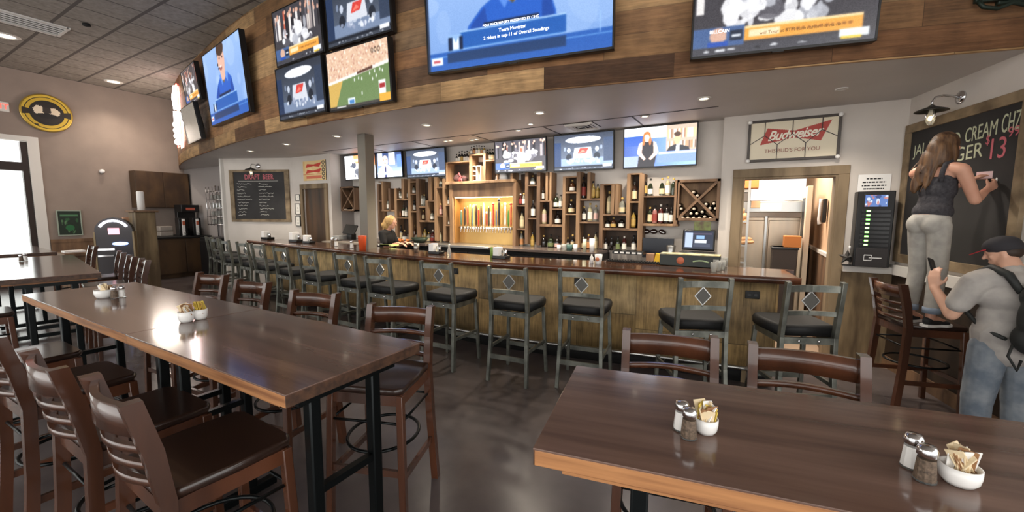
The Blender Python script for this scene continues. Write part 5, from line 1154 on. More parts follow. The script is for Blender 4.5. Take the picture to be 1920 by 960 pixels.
caddy(580, 445, 'low caddy with a pale glass on the bar below the wooden door', 1.1); caddy(818, 474, 'silver and white caddy on the bar below the beer tap cabinet edge', 1.05); caddy(940, 486, 'dark caddy with two white caps on the bar below the beer taps', 1.05)
p = bar_at(781, .35); cup((p.x, p.y, bt), .04, .13, M('tin_grey', (150, 146, 138), .3, .8), 'metal_tumbler', 'dull metal tumbler on the bar below the green bowl')
p = bar_at(842, .35); tag(MB().lathe([(0, 0), (.028, 0), (.028, .06), (.012, .1), (.01, .15), (0, .15)], (p.x, p.y, bt), 14).done('glass_bottle', CLEARP), 'small clear glass bottle on the bar left of the beer taps', 'bottle')
p = bar_at(922, .42); tag(MB().lathe([(0, 0), (.02, 0), (.02, .1), (.008, .13), (0, .14)], (p.x, p.y, bt), 12).done('green_bottle', M('lime_green', (120, 150, 70), .4)), 'slim green squeeze bottle on the bar beside the dark caddy', 'bottle')
for k, (px, c, n2) in enumerate(((735, (232, 230, 224), 'white'), (738, (184, 196, 130), 'pale green'))):
    p = Vector((on_y(px, 450, 4.9).x, 4.9, 1.02+.0)); tag(MB().box((p.x, p.y-.1+.0, .95+.03*0+(.14 if k == 0 else .07)), (.26, .18, .03), None, .003).done('menu_stack', M('menu_'+n2, c, .7)), '%s stack of papers behind the bar by the column' % n2, 'papers')
t = thing('under_shelf', 'dark work shelf with pale edge behind the bar by the column', 'shelf'); MB().b2((-4.95, 4.68, .955), (-4.0, 4.9, .985), .003).done('top', STEEL, t); mb = MB()
for x in (-4.92, -4.03): mb.b2((x-.02, 4.7, 0), (x+.02, 4.74, .955)); mb.b2((x-.02, 4.84, 0), (x+.02, 4.88, .955))
mb.done('legs', BLACK, t)
for o in list(bpy.data.objects):
    if o.name.startswith('menu_stack'): o.location.z = (.985-.975) if 'white' in o['label'] else (.985-.905+.0)
# cups on the back counter
for k, (px, h, r, c, lb) in enumerate(((1048, .07, .03, WHITEP, 'small white cup on the back counter, farthest left of the white cups'), (1058, .09, .045, CLEARP, 'wide clear cup on the back counter'), (1068, .085, .045, M('teal_cup', (60, 90, 84), .4), 'dark teal cup on the back counter beside the clear one'), (1079, .09, .03, WHITEP, 'short white cup at the front edge of the back counter'), (1096, .17, .028, M('bottle_cream', (190, 190, 164), .3), 'slim cream bottle at the front edge of the back counter'), (1110, .18, .038, WHITEP, 'tall stack of white cups at the front edge of the back counter'))):
    x = on_y(px, 465, 5.42).x; cup((x, 5.42, 1.10), r, h, c, 'counter_cup', lb, 'cup', .85)
t = thing('soda_gun_tray', 'black pour-over tray with white labels on the right end of the high back counter', 'tray', (on_y(1180, 470, 5.4).x, 5.4, 1.10)); MB().b2((-.2, -.1, 0), (.2, .1, .04), .004).done('tray', BLACK, t); mb = MB()
for k in range(5): mb.b2((-.17+k*.075, -.103, .01), (-.12+k*.075, -.1, .03))
mb.done('white_labels', WHITEP, t)
t = thing('monitor', 'black blank monitor on the low counter left of the register', 'monitor', (on_y(1226, 460, 5.7).x+.05, 5.70, LC)); MB().b2((-.2, 0, .06), (.2, .03, .33), .006).b2((-.03, .03, 0), (.03, .06, .2)).b2((-.1, -.03, 0), (.1, .08, .015)).done('housing', M('blue_black', (18, 22, 32), .3), t)
for px, w, h, c, lb in ((1220, .1, .13, (150, 116, 92), 'brown cardboard cup carrier on the low counter before the blank monitor'), (1238, .12, .13, (206, 166, 40), 'yellow box on the low counter left of the register')):
    x = on_y(px, 470, 5.5).x; R = Matrix.Rotation(.2 if px == 1238 else 0, 3, 'Y'); tag(MB().box((x, 5.5, LC+h/2+.008), (w, .08, h), R, .004).done('small_box', M('box_%d' % px, c, .6)), lb, 'box')
t = thing('blender_jar', 'black and steel blender jar on the low counter left of the register', 'blender', (on_y(1258, 465, 5.6).x, 5.6, LC)); MB().lathe([(0, 0), (.07, 0), (.06, .09), (0, .09)]).done('base', BLACK, t); MB().lathe([(.045, .09), (.06, .24), (.05, .25), (0, .25)]).done('jar', STEEL, t)
cup((on_y(1266, 470, 5.5).x, 5.5, LC), .035, .14, WHITEP, 'white_cup', 'white paper cup between the blender jar and the register')
# bowl, register and printer left of the taps
p = Vector((on_y(787, 448, 5.45).x, 5.45, 1.10)); tag(MB().lathe([(0, 0), (.09, 0), (.16, .09), (.15, .09), (.08, .012), (0, .012)], p, 24).done('green_bowl', M('dark_green_glaze', (38, 50, 40), .3)), 'wide dark green bowl on the back counter left of the taps', 'bowl')
t = thing('citrus_pile', 'orange slices heap in front of the blonde bartender', 'fruit', (on_y(753, 450, 5.4).x, 5.4, 1.10)); rg = random.Random(2); mb = MB()
for k in range(14): mb.ell((rg.uniform(-.12, .12), rg.uniform(-.06, .06), .02+rg.uniform(0, .03)), (.028, .028, .018), sub=1)
mb.done('slices', M('citrus', (190, 110, 50), .5), t); t['kind'] = 'stuff'
t = thing('cash_register', 'silver printer and tilted dark screen of the register left of the column', 'cash register', (on_y(640, 430, 5.3).x, 5.3, 1.10)); MB().b2((-.16, -.1, 0), (.04, .1, .08), .01).done('printer', M('light_grey_plastic', (150, 150, 148), .4), t); MB().box((.2, .05, .2), (.3, .03, .2), Matrix.Rotation(-.5, 3, 'X') @ Matrix.Rotation(.15, 3, 'Z'), .01).b2((.12, .02, 0), (.26, .14, .12), .01).done('screen', BLACK, t)
# white side of the low cabinet left of the column
t = thing('side_cabinet', 'low dark cabinet with pale counter below the small wine rack', 'cabinet'); MB().b2((-7.17, 5.05, .0), (-5.9, 5.27, 1.04), .004).done('body', M('grey_cabinet', (76, 68, 62), .5), t); MB().b2((-7.19, 5.03, 1.04), (-5.88, 5.28, 1.075), .004).done('counter', M('pale_laminate', (150, 140, 128), .4), t)
# ice well and mats inside the bar
t = thing('bar_mat', 'black ribbed bar mat tray at the inner edge of the bar', 'mat', (on_z(1195, 500, bt).x, 4.64, bt)); mb = MB(); mb.b2((-.42, -.05, 0), (.42, .05, .01))
for k in range(28): mb.b2((-.41+k*.03, -.045, .01), (-.395+k*.03, .045, .022))
mb.done('ribbed_mat', MATBLK, t)
# ceiling vent above the right televisions
t = thing('ceiling_vent', 'square white ceiling diffuser above the two right back wall televisions', 'vent', (-2.0, 5.35, SOF)); mb = MB()
for k in range(4): s = .27-k*.065; mb.lathe([(s, -.006-.01*k), (s*.93, -.03), (s*.88, -.006-.01*k)], n=4, smooth=False, R=Matrix.Rotation(PI/4, 3, 'Z'))
mb.done('louvre', TRIMW, t); MB().b2((-.2, -.2, -.004), (.2, .2, -.0005)).done('dark_duct', MATBLK, t)
# ================================================================== corner at the far left
WOODC = M('cabinet_walnut', (84, 62, 40), .5, c2=(56, 40, 28), scale=3, stretch=(1, 1, .5), detail=6)
t = thing('wall_cabinet', 'large brown wooden wall cabinet high in the far left corner', 'cabinet')
MB().b2((XL, 4.22, 1.74), (XL+.34, 5.34, 2.66), .004).done('body', WOODC, t)
for y in (4.23, 4.79): d = MB().b2((XL+.34, y, 1.75), (XL+.36, y+.55, 2.65), .004).done('door', WOODC, t)
t = thing('base_cabinet', 'brown wooden base cabinet along the left wall below the wall cabinet', 'cabinet')
MB().b2((XL+.005, 4.2, .1), (-12.25, 5.34, .98), .004).b2((XL+.005, 4.25, 0), (-12.35, 5.34, .1)).done('body', WOODC, t)
for y in (4.22, 4.78): MB().b2((-12.25, y, .12), (-12.23, y+.54, .96), .004).done('door', WOODC, t)
MB().b2((XL+.005, 4.16, .98), (-12.2, 5.36, 1.02), .004).done('counter_top', MATBLK, t)
t = thing('under_counter_cooler', 'black glass-front cooler right of the far left base cabinet', 'cooler'); MB().b2((-11.9, 4.95, 0), (-10.95, 5.38, 1.0), .01).done('body', COOLER, t); MB().b2((-11.88, 4.93, .1), (-10.97, 4.95, .92), .004).done('door', BLACK, t)
for k, (y, lb) in enumerate(((4.82, 'left black drink dispenser with pale front strip on the far left counter'), (5.12, 'right black drink dispenser with pale front strip on the far left counter'))):
    t = thing('drink_dispenser', lb, 'dispenser', (-12.5, y, 1.02), 0, 'drink dispensers on the far left counter'); MB().b2((-.12, -.09, 0), (.1, .09, .46), .01).done('tank', BLACK, t); MB().b2((.1, -.03, .02), (.125, .03, .44), .004).done('sight_strip', WHITEP, t); MB().cyl((.12, 0, .08), (.19, 0, .06), .014).done('tap', STEEL, t); MB().b2((.1, -.028, .28), (.128, .028, .38)).done('red_label', M('strip_orange%d' % k, (180, 90, 60), .5), t)
t = thing('ice_tea_brewer', 'dark brewing machine with small red display on the far left counter', 'brewer', (-12.9, 5.1, 1.02)); MB().b2((-.15, -.2, 0), (.2, .2, .2), .01).b2((-.15, -.2, .2), (.0, .2, .62), .01).b2((-.15, -.2, .6), (.25, .2, .8), .01).done('housing', BLACK, t); MB().b2((.251, -.1, .66), (.256, .1, .72)).done('display', M('brewer_display', (180, 90, 70), .5), t)
t = thing('food_tub', 'pale plastic tub stack on the far left counter under the wall cabinet', 'container', (-12.9, 4.6, 1.02))
for z in (0, .13): MB().b2((-.14, -.14, z), (.14, .14, z+.12), .02).done('tub', M('pale_tub%d' % int(z*10), (150, 142, 134), .5), t)
t = thing('glass_rack', 'wire drying rack full of clear glasses at the alcove wall beside the chalk menu', 'rack', (-11.35, 5.2, 1.3))
mb = MB()
for k in range(6): mb.cyl((-.42+.16*k, -.1, .0), (-.42+.16*k, -.1, .95), .007, n=5)
for k in range(5): mb.cyl((-.44, -.1, .03+.2*k), (.42, -.1, .03+.2*k), .008, n=5); mb.b2((-.44, -.1, .02+.2*k), (.42, .12, .03+.2*k))
mb.b2((-.46, .12, -.3), (-.42, .16, 1.0)); mb.b2((.40, .12, -.3), (.44, .16, 1.0)); mb.done('wire_frame', CHROME, t)
for r_ in range(4):
    for k in range(5):
        g = MB().lathe([(0, 0), (.04, 0), (.05, .12), (.045, .12), (.036, .01), (0, .01)], (-.34+k*.16, .01, .035+.2*r_), 10).done('glass', CLEARP, t)
# host stand, tall machine
t = thing('host_stand', 'tall aged wooden divider post right of the blue-lit machine', 'stand'); MB().b2((-10.85, 3.3, 0), (-10.5, 3.62, 1.62), .008).done('body', WAINSL, t); MB().b2((-10.9, 3.26, 1.62), (-10.45, 3.66, 1.66), .006).done('top', SHELFD, t)
for k, (z, c) in enumerate(((.95, (226, 214, 196)), (1.15, (206, 180, 130)), (1.38, (196, 150, 120)))): MB().b2((-10.93, 3.22, z), (-10.85, 3.42, z+.14), .006).done('stacked_item', M('stand_item%d' % k, c, .6), t)
tag(MB().lathe([(0, 0), (.06, 0), (.06, .36), (.05, .38), (.02, .38), (.02, .3), (0, .3)], (-10.68, 3.46, 1.661), 16).done('paper_roll', PAPER), 'white paper towel roll standing on the tall wooden divider post', 'paper roll')
t = thing('jukebox', 'dark arched machine with white arc light and blue glow near the left wall', 'machine', (-10.6, 3.02, 0), math.radians(62))
mb = MB(); P = [(-.27, 0, .0), (.27, 0, 0), (.27, 0, 1.25)]+[(.27*math.cos(a), 0, 1.25+.27*math.sin(a)) for a in [PI*k/12 for k in range(1, 12)]]+[(-.27, 0, 1.25)]
mb.prism([(x, -.15, z) for x, _, z in P], (0, .2, 0)); mb.done('cabinet', M('machine_grey', (58, 54, 56), .35, .3), t)
mb = MB(); mb.tube([(.21*math.cos(a), -.155, 1.25+.21*math.sin(a)) for a in [PI*(.15+.7*k/12) for k in range(13)]], .022, 6); mb.done('arc_light', EM('arc_white', (236, 240, 255), 4.), t)
MB().b2((-.08, -.16, 1.2), (.08, -.15, 1.32), .004).done('pink_screen', EM('pink_screen', (226, 150, 160), 1.2), t); MB().ell((.08, -.16, 1.02), (.12, .02, .035)).done('blue_light', EM('blue_light', (120, 160, 255), 3.5), t)
MB().b2((-.24, -.2, .9), (.0, -.15, .94)).b2((-.24, -.19, .78), (-.02, -.15, .81)).done('chrome_trim', CHROME, t); MB().b2((-.285, -.16, 0), (-.26, .05, 1.25)).b2((.26, -.16, 0), (.285, .05, 1.25)).done('side_trim', M('tan_trim', (150, 130, 96), .5), t)
t = thing('booth_bench', 'dark low bench with white papers on it below the green poster', 'bench'); MB().b2((-12.9, 2.7, 0), (-12.3, 4.0, .7), .01).b2((-12.95, 2.65, .7), (-12.2, 4.0, .76), .006).done('bench_body', SHELFD, t)
tag(MB().box((-12.5, 2.85, .785), (.24, .32, .04), None, .003).done('paper_stack', PAPER), 'pile of white papers on the low bench by the storefront', 'papers')
# ================================================================== kitchen seen through the opening
K = lambda px, py, Y: on_y(px, py, Y)
t = thing('refrigerator', 'stainless steel two-door refrigerator in the kitchen', 'refrigerator'); a = K(1404, 400, 7.4); b = K(1512, 400, 7.4)
zr = 1.58
MB().b2((a.x-.25, 7.45, 0), (b.x+.02, 8.1, zr), .01).done('body', M('fridge_steel', (196, 178, 156), .35, .85, c2=(170, 160, 146), scale=1.2, stretch=(3, 1, .3)), t)
xm = K(1440, 420, 7.4).x
MB().b2((a.x-.24, 7.42, .15), (xm-.01, 7.45, zr-.05), .008).done('door', bpy.data.materials['fridge_steel'], t); MB().b2((xm+.01, 7.42, .15), (b.x+.01, 7.45, zr-.05), .008).done('door', bpy.data.materials['fridge_steel'], t)
MB().b2((xm-.05, 7.36, .1), (xm-.005, 7.42, zr+.02), .008).done('center_post', STEEL, t)
t = thing('steel_hood', 'long steel shelf hood with papers above the kitchen refrigerator', 'hood'); c = K(1405, 398, 7.2); d_ = K(1512, 376, 7.2)
MB().b2((c.x-.2, 7.2, c.z), (d_.x+.05, 7.9, d_.z), .01).done('hood_box', STEEL, t); MB().b2((K(1425, 390, 7.2).x, 7.19, K(1425, 395, 7.2).z), (K(1465, 390, 7.2).x, 7.198, K(1465, 381, 7.2).z)).done('taped_paper', PAPER, t)
MB().b2((K(1408, 390, 7.2).x, 7.12, d_.z-.1), (K(1425, 390, 7.2).x, 7.2, d_.z)).done('tan_box', M('tan_card', (214, 178, 142), .7), t)
t = tag(MB().b2((K(1410, 330, 7.6).x, 7.6, d_.z+.02), (K(1513, 330, 7.6).x, 7.7, 2.66), .01).done('overexposed_panel', EM('white_glow', (250, 248, 244), .5)), 'glowing white panel filling the top of the kitchen opening', 'light panel')  # not a lamp: emission imitates a white surface blown out by light
t = thing('storage_shelf', 'kitchen shelf with food boxes at the left edge of the kitchen opening', 'shelf'); xl = K(1378, 400, 6.9).x; xr = K(1405, 400, 6.9).x
for z in (.9, 1.15, 1.5, K(1390, 360, 6.9).z): MB().b2((xl-.5, 6.9, z), (xr, 7.3, z+.025)).done('shelf_board', STEEL, t)
for x in (xl-.48, xr-.03): MB().b2((x, 6.9, 0), (x+.03, 6.93, 2.5)).done('upright', STEEL, t)
rg = random.Random(9); ORG = M('cardboard_orange', (198, 126, 66), .7); PCH = M('wrapped_bread', (226, 176, 130), .6)
a = K(1386, 357, 6.9); b = K(1424, 331, 6.9); tag(MB().b2((a.x-.2, 6.9, a.z+.03), (b.x, 7.2, b.z), .006).done('cardboard_box', ORG), 'orange cardboard carton on the top kitchen shelf', 'box')
for k, (px, py, r_) in enumerate(((1390, 395, .05), (1396, 405, .05), (1388, 413, .05), (1398, 415, .04))): tag(MB().ell(K(px, py, 6.95), (r_, r_, r_)).done('wrapped_roll', PCH), 'small pale wrapped food packet on the middle kitchen shelf', 'food', 'wrapped packets on the middle kitchen shelf')
for k, (px, zz) in enumerate(((1386, 1.255), (1396, 1.255), (1384, 1.212), (1400, 1.212), (1393, 1.212))): tag(MB().ell((K(px, 460, 7.0).x, 7.0+.04*(k % 2), zz), (.1, .07, .035)).done('bread_roll', PCH), 'pale bread roll in the heap on the low kitchen shelf', 'food', 'bread rolls in the low kitchen heap')
t = tag(MB().b2((K(1380, 497, 6.6).x-.2, 6.45, .82), (K(1412, 497, 6.6).x, 6.88, .86)).b2((K(1380, 497, 6.6).x-.2, 6.47, 0), (K(1405, 497, 6.6).x, 6.86, .82)).done('prep_table', STEEL), 'steel prep table at the left edge of the kitchen opening', 'table')
a = K(1448, 463, 6.6); b = K(1497, 463, 6.6); t = thing('trash_bin', 'large dark grey square bin standing in the kitchen', 'bin'); MB().box(((a.x+b.x)/2, 6.75, (a.z)/2), (b.x-a.x, .3, a.z), None, .01, taper=.9).done('bin_body', M('bin_dark', (58, 50, 46), .6), t); MB().b2((a.x-.01, 6.59, a.z-.03), (b.x+.01, 6.91, a.z), .006).done('rim', BLACK, t)
c = K(1470, 442, 6.7); tag(MB().b2((c.x, 6.62, a.z), (K(1502, 442, 6.7).x, 6.85, c.z), .006).done('cardboard_box', ORG), 'orange cardboard box resting on the dark kitchen bin', 'box')
# side door of the kitchen, phone
t = thing('swing_door', 'open steel-edged kitchen door seen edge-on, with dark window', 'door'); a = K(1497, 430, 6.9)
MB().b2((.66, 6.7, .02), (.72, 7.3, 2.0), .004).done('door_leaf', M('door_cream', (206, 190, 168), .5), t); MB().b2((.655, 6.85, 1.3), (.725, 7.15, 1.85), .004).done('window', BLACK, t)
t = thing('wall_phone', 'white handset phone on the tan kitchen side wall', 'phone', (.845, 6.45, 1.66)); MB().b2((-.04, -.05, -.14), (.0, .05, .16), .01).done('base', BLACK, t); MB().tube([(-.06, -.0, -.16), (-.07, 0, -.1), (-.065, 0, .1), (-.06, 0, .16)], [.022, .016, .016, .022], 8).done('handset', WHITEP, t)
# ================================================================== people
SKIN = M('skin', (206, 156, 132), .5, c2=(196, 142, 118), scale=6); SKIN2 = M('skin_light', (210, 164, 140), .5)
def flesh(name, parts, mats, parent, voxel=.009, smooth=6, fac=.5, mi=0):
    mb = MB()
    for p in parts:
        if p[0] == 'c':
            _, a, b, r0, r1 = p; a = Vector(a); b = Vector(b); mb.cyl(a, b, r0, r1, 14); mb.ell(a, (r0,)*3); mb.ell(b, (r1,)*3)
        else: mb.ell(p[1], p[2], p[3] if len(p) > 3 else None, sub=3)
    o = mb.done(name, mats); m = o.modifiers.new('r', 'REMESH'); m.mode = 'VOXEL'; m.voxel_size = voxel
    s = o.modifiers.new('s', 'SMOOTH'); s.iterations = smooth; s.factor = fac
    dg = bpy.context.evaluated_depsgraph_get(); me = bpy.data.meshes.new_from_object(o.evaluated_get(dg))
    for f in me.polygons: f.use_smooth = True
    bpy.data.objects.remove(o); me.materials.clear(); me.materials.append(mats)
    q = bpy.data.objects.new(name, me); COL.objects.link(q); q.parent = parent; return q
def hand(wrist, direction, palmn, curl=.5, side=1, s_=1.):
    """palm and five fingers as capsules; direction along the hand, palmn = where the palm looks"""
    w = Vector(wrist); d = Vector(direction).normalized(); n = Vector(palmn).normalized(); n = (n-d*n.dot(d)).normalized(); a = d.cross(n)*side
    out = []; L_ = .085*s_
    for k in (-1, -.33, .33, 1): out.append(('c', w+a*k*.016*s_, w+d*L_+a*k*.028*s_, .015*s_, .012*s_))
    for k, ln in ((-1, .062), (-.33, .075), (.33, .082), (1, .07)):
        p = w+d*L_+a*k*.028*s_; dd = d.copy()
        for j, fl in enumerate((.45, .32, .23)):
            ang = curl*(.5+.45*j); dd2 = (dd*math.cos(ang)+n*math.sin(ang)).normalized(); q = p+dd2*ln*fl*s_*1.2; out.append(('c', p, q, (.0095-.001*j)*s_, (.0085-.001*j)*s_)); p = q; dd = dd2
    p = w+d*.025*s_+a*.022*s_; q = p+(d*.55+a*.7+n*.35).normalized()*.045*s_; r_ = q+(d*.8+n*.6*curl+a*.1).normalized()*.032*s_
    out += [('c', p, q, .013*s_, .011*s_), ('c', q, r_, .0105*s_, .009*s_)]; return out
def head_parts(c, f, s_=1.):
    """head centred on c looking along f"""
    c = Vector(c); f = Vector(f).normalized(); sd = f.cross(Vector((0, 0, 1))).normalized(); u = sd.cross(f)
    R = Matrix((sd, f, u)).transposed()
    P = [('e', c+u*.02*s_, (.074*s_, .092*s_, .098*s_), R), ('e', c+f*.02*s_-u*.045*s_, (.056*s_, .066*s_, .068*s_), R), ('e', c+f*.055*s_-u*.088*s_, (.026*s_, .028*s_, .022*s_), R),
         ('c', c+f*.088*s_+u*.018*s_, c+f*.108*s_-u*.022*s_, .009*s_, .014*s_), ('e', c+f*.082*s_-u*.056*s_, (.024*s_, .014*s_, .010*s_), R), ('e', c+f*.082*s_+u*.03*s_, (.05*s_, .016*s_, .010*s_), R)]
    for k in (-1, 1): P += [('e', c+sd*k*.074*s_-u*.01*s_-f*.005*s_, (.010*s_, .020*s_, .031*s_), R), ('e', c+sd*k*.036*s_+f*.062*s_-u*.018*s_, (.022*s_, .02*s_, .02*s_), R)]
    return P, R

# ---------------------------------------------------------------- woman on the chair
_d = ray(1733, 560); pw = CP + _d*3.25
wp = thing('person', 'woman in charcoal tank top and pale jeans standing on a chair, writing on chalkboard', 'person', (pw.x, pw.y, .753), math.radians(-52)); wp.scale = (.93, .93, .93)
B_parts = [('e', (0, -.03, .90), (.125, .1, .12)), ('e', (.055, -.06, .86), (.068, .075, .085)), ('e', (-.055, -.06, .86), (.068, .075, .085)), ('e', (0, -.0, 1.03), (.1, .08, .12)), ('e', (0, .01, 1.17), (.118, .09, .13)), ('e', (0, .0, 1.27), (.14, .075, .075)),
           ('c', (0, .0, 1.3), (0, .025, 1.4), .052, .047)]
for s in (-1, 1):
    B_parts += [('c', (s*.066, -.03, .86), (s*.07, .0, .46), .07, .05), ('c', (s*.07, .0, .46), (s*.08, -.03, .08), .05, .033), ('c', (s*.08, -.03, .08), (s*.085, .09, .03), .034, .03), ('c', (s*.08, -.04, .06), (s*.08, -.05, .03), .032, .03), ('c', (s*.1, 0, 1.31), (s*.16, .0, 1.29), .05, .052)]
sr = (.165, .0, 1.29); er = (.20, .10, 1.05); wrr = (.13, .31, 1.14); sl_ = (-.165, .0, 1.29); el = (-.15, .19, 1.12); wl = (-.03, .36, 1.22)
B_parts += [('c', sr, er, .048, .038), ('c', er, wrr, .038, .025), ('c', sl_, el, .046, .038), ('c', el, wl, .037, .025)]
B_parts += hand(wrr, (.0, .8, .45), (-1, .1, 0), .7, 1, .95)+hand(wl, (.1, .8, .35), (.5, .4, -.5), .6, -1, .95)
hp, hR = head_parts((0, .05, 1.49), (.12, .97, .1), .95); B_parts += hp
flesh('body', B_parts, SKIN, wp, .0075, 4)
flesh('tank_top', [('e', (0, -.015, .96), (.136, .112, .10)), ('e', (0, -.0, 1.03), (.116, .096, .12)), ('e', (0, .01, 1.14), (.13, .104, .12)), ('e', (0, .008, 1.2), (.132, .096, .08)), ('c', (.075, -.02, 1.22), (.085, -.0, 1.335), .045, .03), ('c', (-.075, -.02, 1.22), (-.085, -.0, 1.335), .045, .03)], M('charcoal_knit', (64, 62, 66), .85, c2=(48, 46, 50), scale=60), wp, .008, 4)
for s in (-1, 1): MB().tube([(s*.075, -.07, 1.2), (s*.08, -.068, 1.28), (s*.08, -.045, 1.345), (s*.08, .005, 1.366), (s*.078, .06, 1.33), (s*.07, .092, 1.24)], .017, 8).done('strap', bpy.data.materials['charcoal_knit'], wp)
JEAN = M('pale_denim', (176, 172, 164), .85, c2=(156, 152, 146), scale=14, bump=.15)
jp = [('e', (0, -.03, .885), (.138, .112, .10)), ('e', (.056, -.062, .855), (.078, .084, .09)), ('e', (-.056, -.062, .855), (.078, .084, .09))]
for s in (-1, 1): jp += [('c', (s*.068, -.03, .85), (s*.073, .002, .46), .082, .062), ('c', (s*.073, .002, .46), (s*.083, -.03, .15), .061, .052)]
flesh('jeans', jp, JEAN, wp, .008, 3)
for s in (-1, 1):
    MB().lathe([(.056, 0), (.058, .0), (.058, .05), (.05, .05)], (s*.083, -.03, .115), 18).done('cuff', M('denim_cuff%d' % s, (132, 144, 160), .85), wp)
def shoe(c, rz, par, upper, sole, s_=1.):
    R = Matrix.Rotation(rz, 3, 'Z'); sh = flesh('shoe', [('e', Vector(c)+R @ Vector((0, .0, .035)), (.040*s_, .085*s_, .032), R), ('e', Vector(c)+R @ Vector((0, .085*s_, .028)), (.042*s_, .06*s_, .024), R), ('e', Vector(c)+R @ Vector((0, -.05*s_, .045)), (.036*s_, .042*s_, .04), R)], upper, par, .007, 3)
    mb = MB(); out = [(.036, -.09), (.042, -.04), (.036, .03), (.046, .09), (.036, .14), (0, .156), (-.036, .14), (-.044, .09), (-.034, .03), (-.040, -.04), (-.034, -.09), (0, -.1)]
    mb.prism([Vector(c)+R @ Vector((x*s_, y*s_, 0)) for x, y in out], (0, 0, .022)); mb.done('sole', sole, sh); return sh
BSH = M('black_canvas', (28, 28, 30), .7)
shoe((.085, .0, 0), -.1, wp, BSH, WHITEP, .95); shoe((-.085, .02, 0), .1, wp, BSH, WHITEP, .95)
HAIR = M('brown_hair', (58, 38, 27), .5, c2=(112, 82, 54), scale=9, stretch=(4, 4, .5), bump=.4)
hr = [('e', (0, .035, 1.52), (.084, .1, .098)), ('e', (0, -.02, 1.46), (.08, .07, .11)), ('e', (-.03, -.06, 1.37), (.07, .045, .11)), ('e', (-.06, -.085, 1.27), (.05, .03, .10)), ('e', (-.09, -.1, 1.19), (.03, .02, .08)), ('e', (.05, -.02, 1.40), (.04, .05, .09)), ('e', (-.075, .02, 1.40), (.03, .05, .09)), ('e', (.07, .04, 1.43), (.022, .04, .08))]
rg = random.Random(3)
for k in range(46):
    a = rg.uniform(-1, 1); hr.append(('c', (a*.07, -.05+rg.uniform(-.02, .03), 1.46), (a*.075-.06, -.10+rg.uniform(-.02, .03), 1.2+rg.uniform(-.09, .12)), .011, .005))
flesh('hair', hr, HAIR, wp, .007, 2)
q = wp.matrix_world if False else None
def held(par, name, mb, mat_, label, cat):
    o = mb.done(name, mat_); bpy.context.view_layer.update(); o.data.transform(par.matrix_world); return tag(o, label, cat)
held(wp, 'chalk_marker', MB().cyl((.105, .41, 1.17), (.08, .48, 1.25), .008, n=8), WHITEP, 'white chalk marker in the right hand of the woman on the chair', 'marker')
held(wp, 'paper_slip', MB().box((-.0, .47, 1.27), (.10, .004, .06), Matrix.Rotation(.3, 3, 'Z')), M('pinkish_paper', (226, 196, 196), .7), 'small pale pink slip of paper in the left hand of the woman', 'paper')

# ---------------------------------------------------------------- man with the backpack
pm = CP + ray(1893, 600)*2.5
mp = thing('person', 'man in grey t-shirt, jeans and cap with a black backpack, looking at his phone', 'person', (pm.x, pm.y, 0), math.radians(16)); mp.scale = (.92, .92, .925)
P_ = [('e', (0, 0, .95), (.155, .11, .12)), ('e', (0, .0, 1.08), (.15, .105, .13)), ('e', (0, .0, 1.22), (.17, .115, .14)), ('e', (0, -.01, 1.32), (.185, .095, .075)), ('c', (0, .0, 1.35), (0, .06, 1.44), .06, .056)]
for s in (-1, 1): P_ += [('c', (s*.09, 0, .90), (s*.11, .015, .49), .088, .06), ('c', (s*.11, .015, .49), (s*.12, -.01, .09), .058, .038), ('c', (s*.12, -.01, .08), (s*.13, .12, .035), .036, .032), ('c', (s*.1, -.01, 1.35), (s*.19, 0, 1.32), .055, .056)]
s2 = (-.20, 0, 1.31); e2 = (-.25, .10, 1.06); w2 = (-.27, .25, 1.22); s3 = (.20, 0, 1.31); e3 = (.23, .13, 1.06); w3 = (.10, .33, 1.12)
P_ += [('c', s2, e2, .052, .042), ('c', e2, w2, .042, .028), ('c', s3, e3, .052, .042), ('c', e3, w3, .042, .028)]
P_ += hand(w2, (.05, .25, .95), (.8, .5, -.1), .55, -1, 1.)+hand(w3, (-.5, .7, .2), (-.3, -.1, .9), .4, 1, 1.)
hp, hR = head_parts((0, .10, 1.50), (-.72, .62, -.28), .9); P_ += hp
flesh('body', P_, SKIN2, mp, .0075, 4)
TS = M('grey_tshirt', (176, 170, 164), .9, c2=(156, 151, 147), scale=10, bump=.2)
flesh('tshirt', [('e', (0, 0, .97), (.172, .13, .12)), ('e', (0, .0, 1.08), (.166, .122, .13)), ('e', (0, .0, 1.22), (.185, .13, .14)), ('e', (0, -.01, 1.32), (.195, .105, .075)), ('c', (0, 0, 1.34), (0, .02, 1.375), .075, .068), ('c', (-.15, 0, 1.325), (-.2, 0.01, 1.30), .078, .078), ('c', (-.2, 0.01, 1.30), (-.24, .065, 1.15), .078, .07), ('c', (.15, 0, 1.325), (.2, 0.01, 1.30), .078, .078), ('c', (.2, .01, 1.30), (.23, .075, 1.15), .078, .07), ('c', (.03, 0, .98), (.03, 0, .88), .15, .14), ('c', (-.03, 0, .98), (-.03, 0, .88), .15, .14)], TS, mp, .008, 4)
MJ = M('blue_denim', (138, 144, 150), .85, c2=(98, 108, 120), scale=9, bump=.15)
jp = [('e', (0, 0, .90), (.168, .125, .11))]
for s in (-1, 1): jp += [('c', (s*.09, 0, .87), (s*.112, .015, .49), .1, .08), ('c', (s*.112, .015, .49), (s*.12, -.01, .08), .078, .066)]
flesh('jeans', jp, MJ, mp, .008, 3)
shoe((.125, .03, 0), -.15, mp, BSH, WHITEP, 1.1); shoe((-.125, .03, 0), .15, mp, BSH, WHITEP, 1.1)
cu = hR @ Vector((0, 0, 1)); cf = hR @ Vector((0, 1, 0)); cc = Vector((0, .10, 1.50))
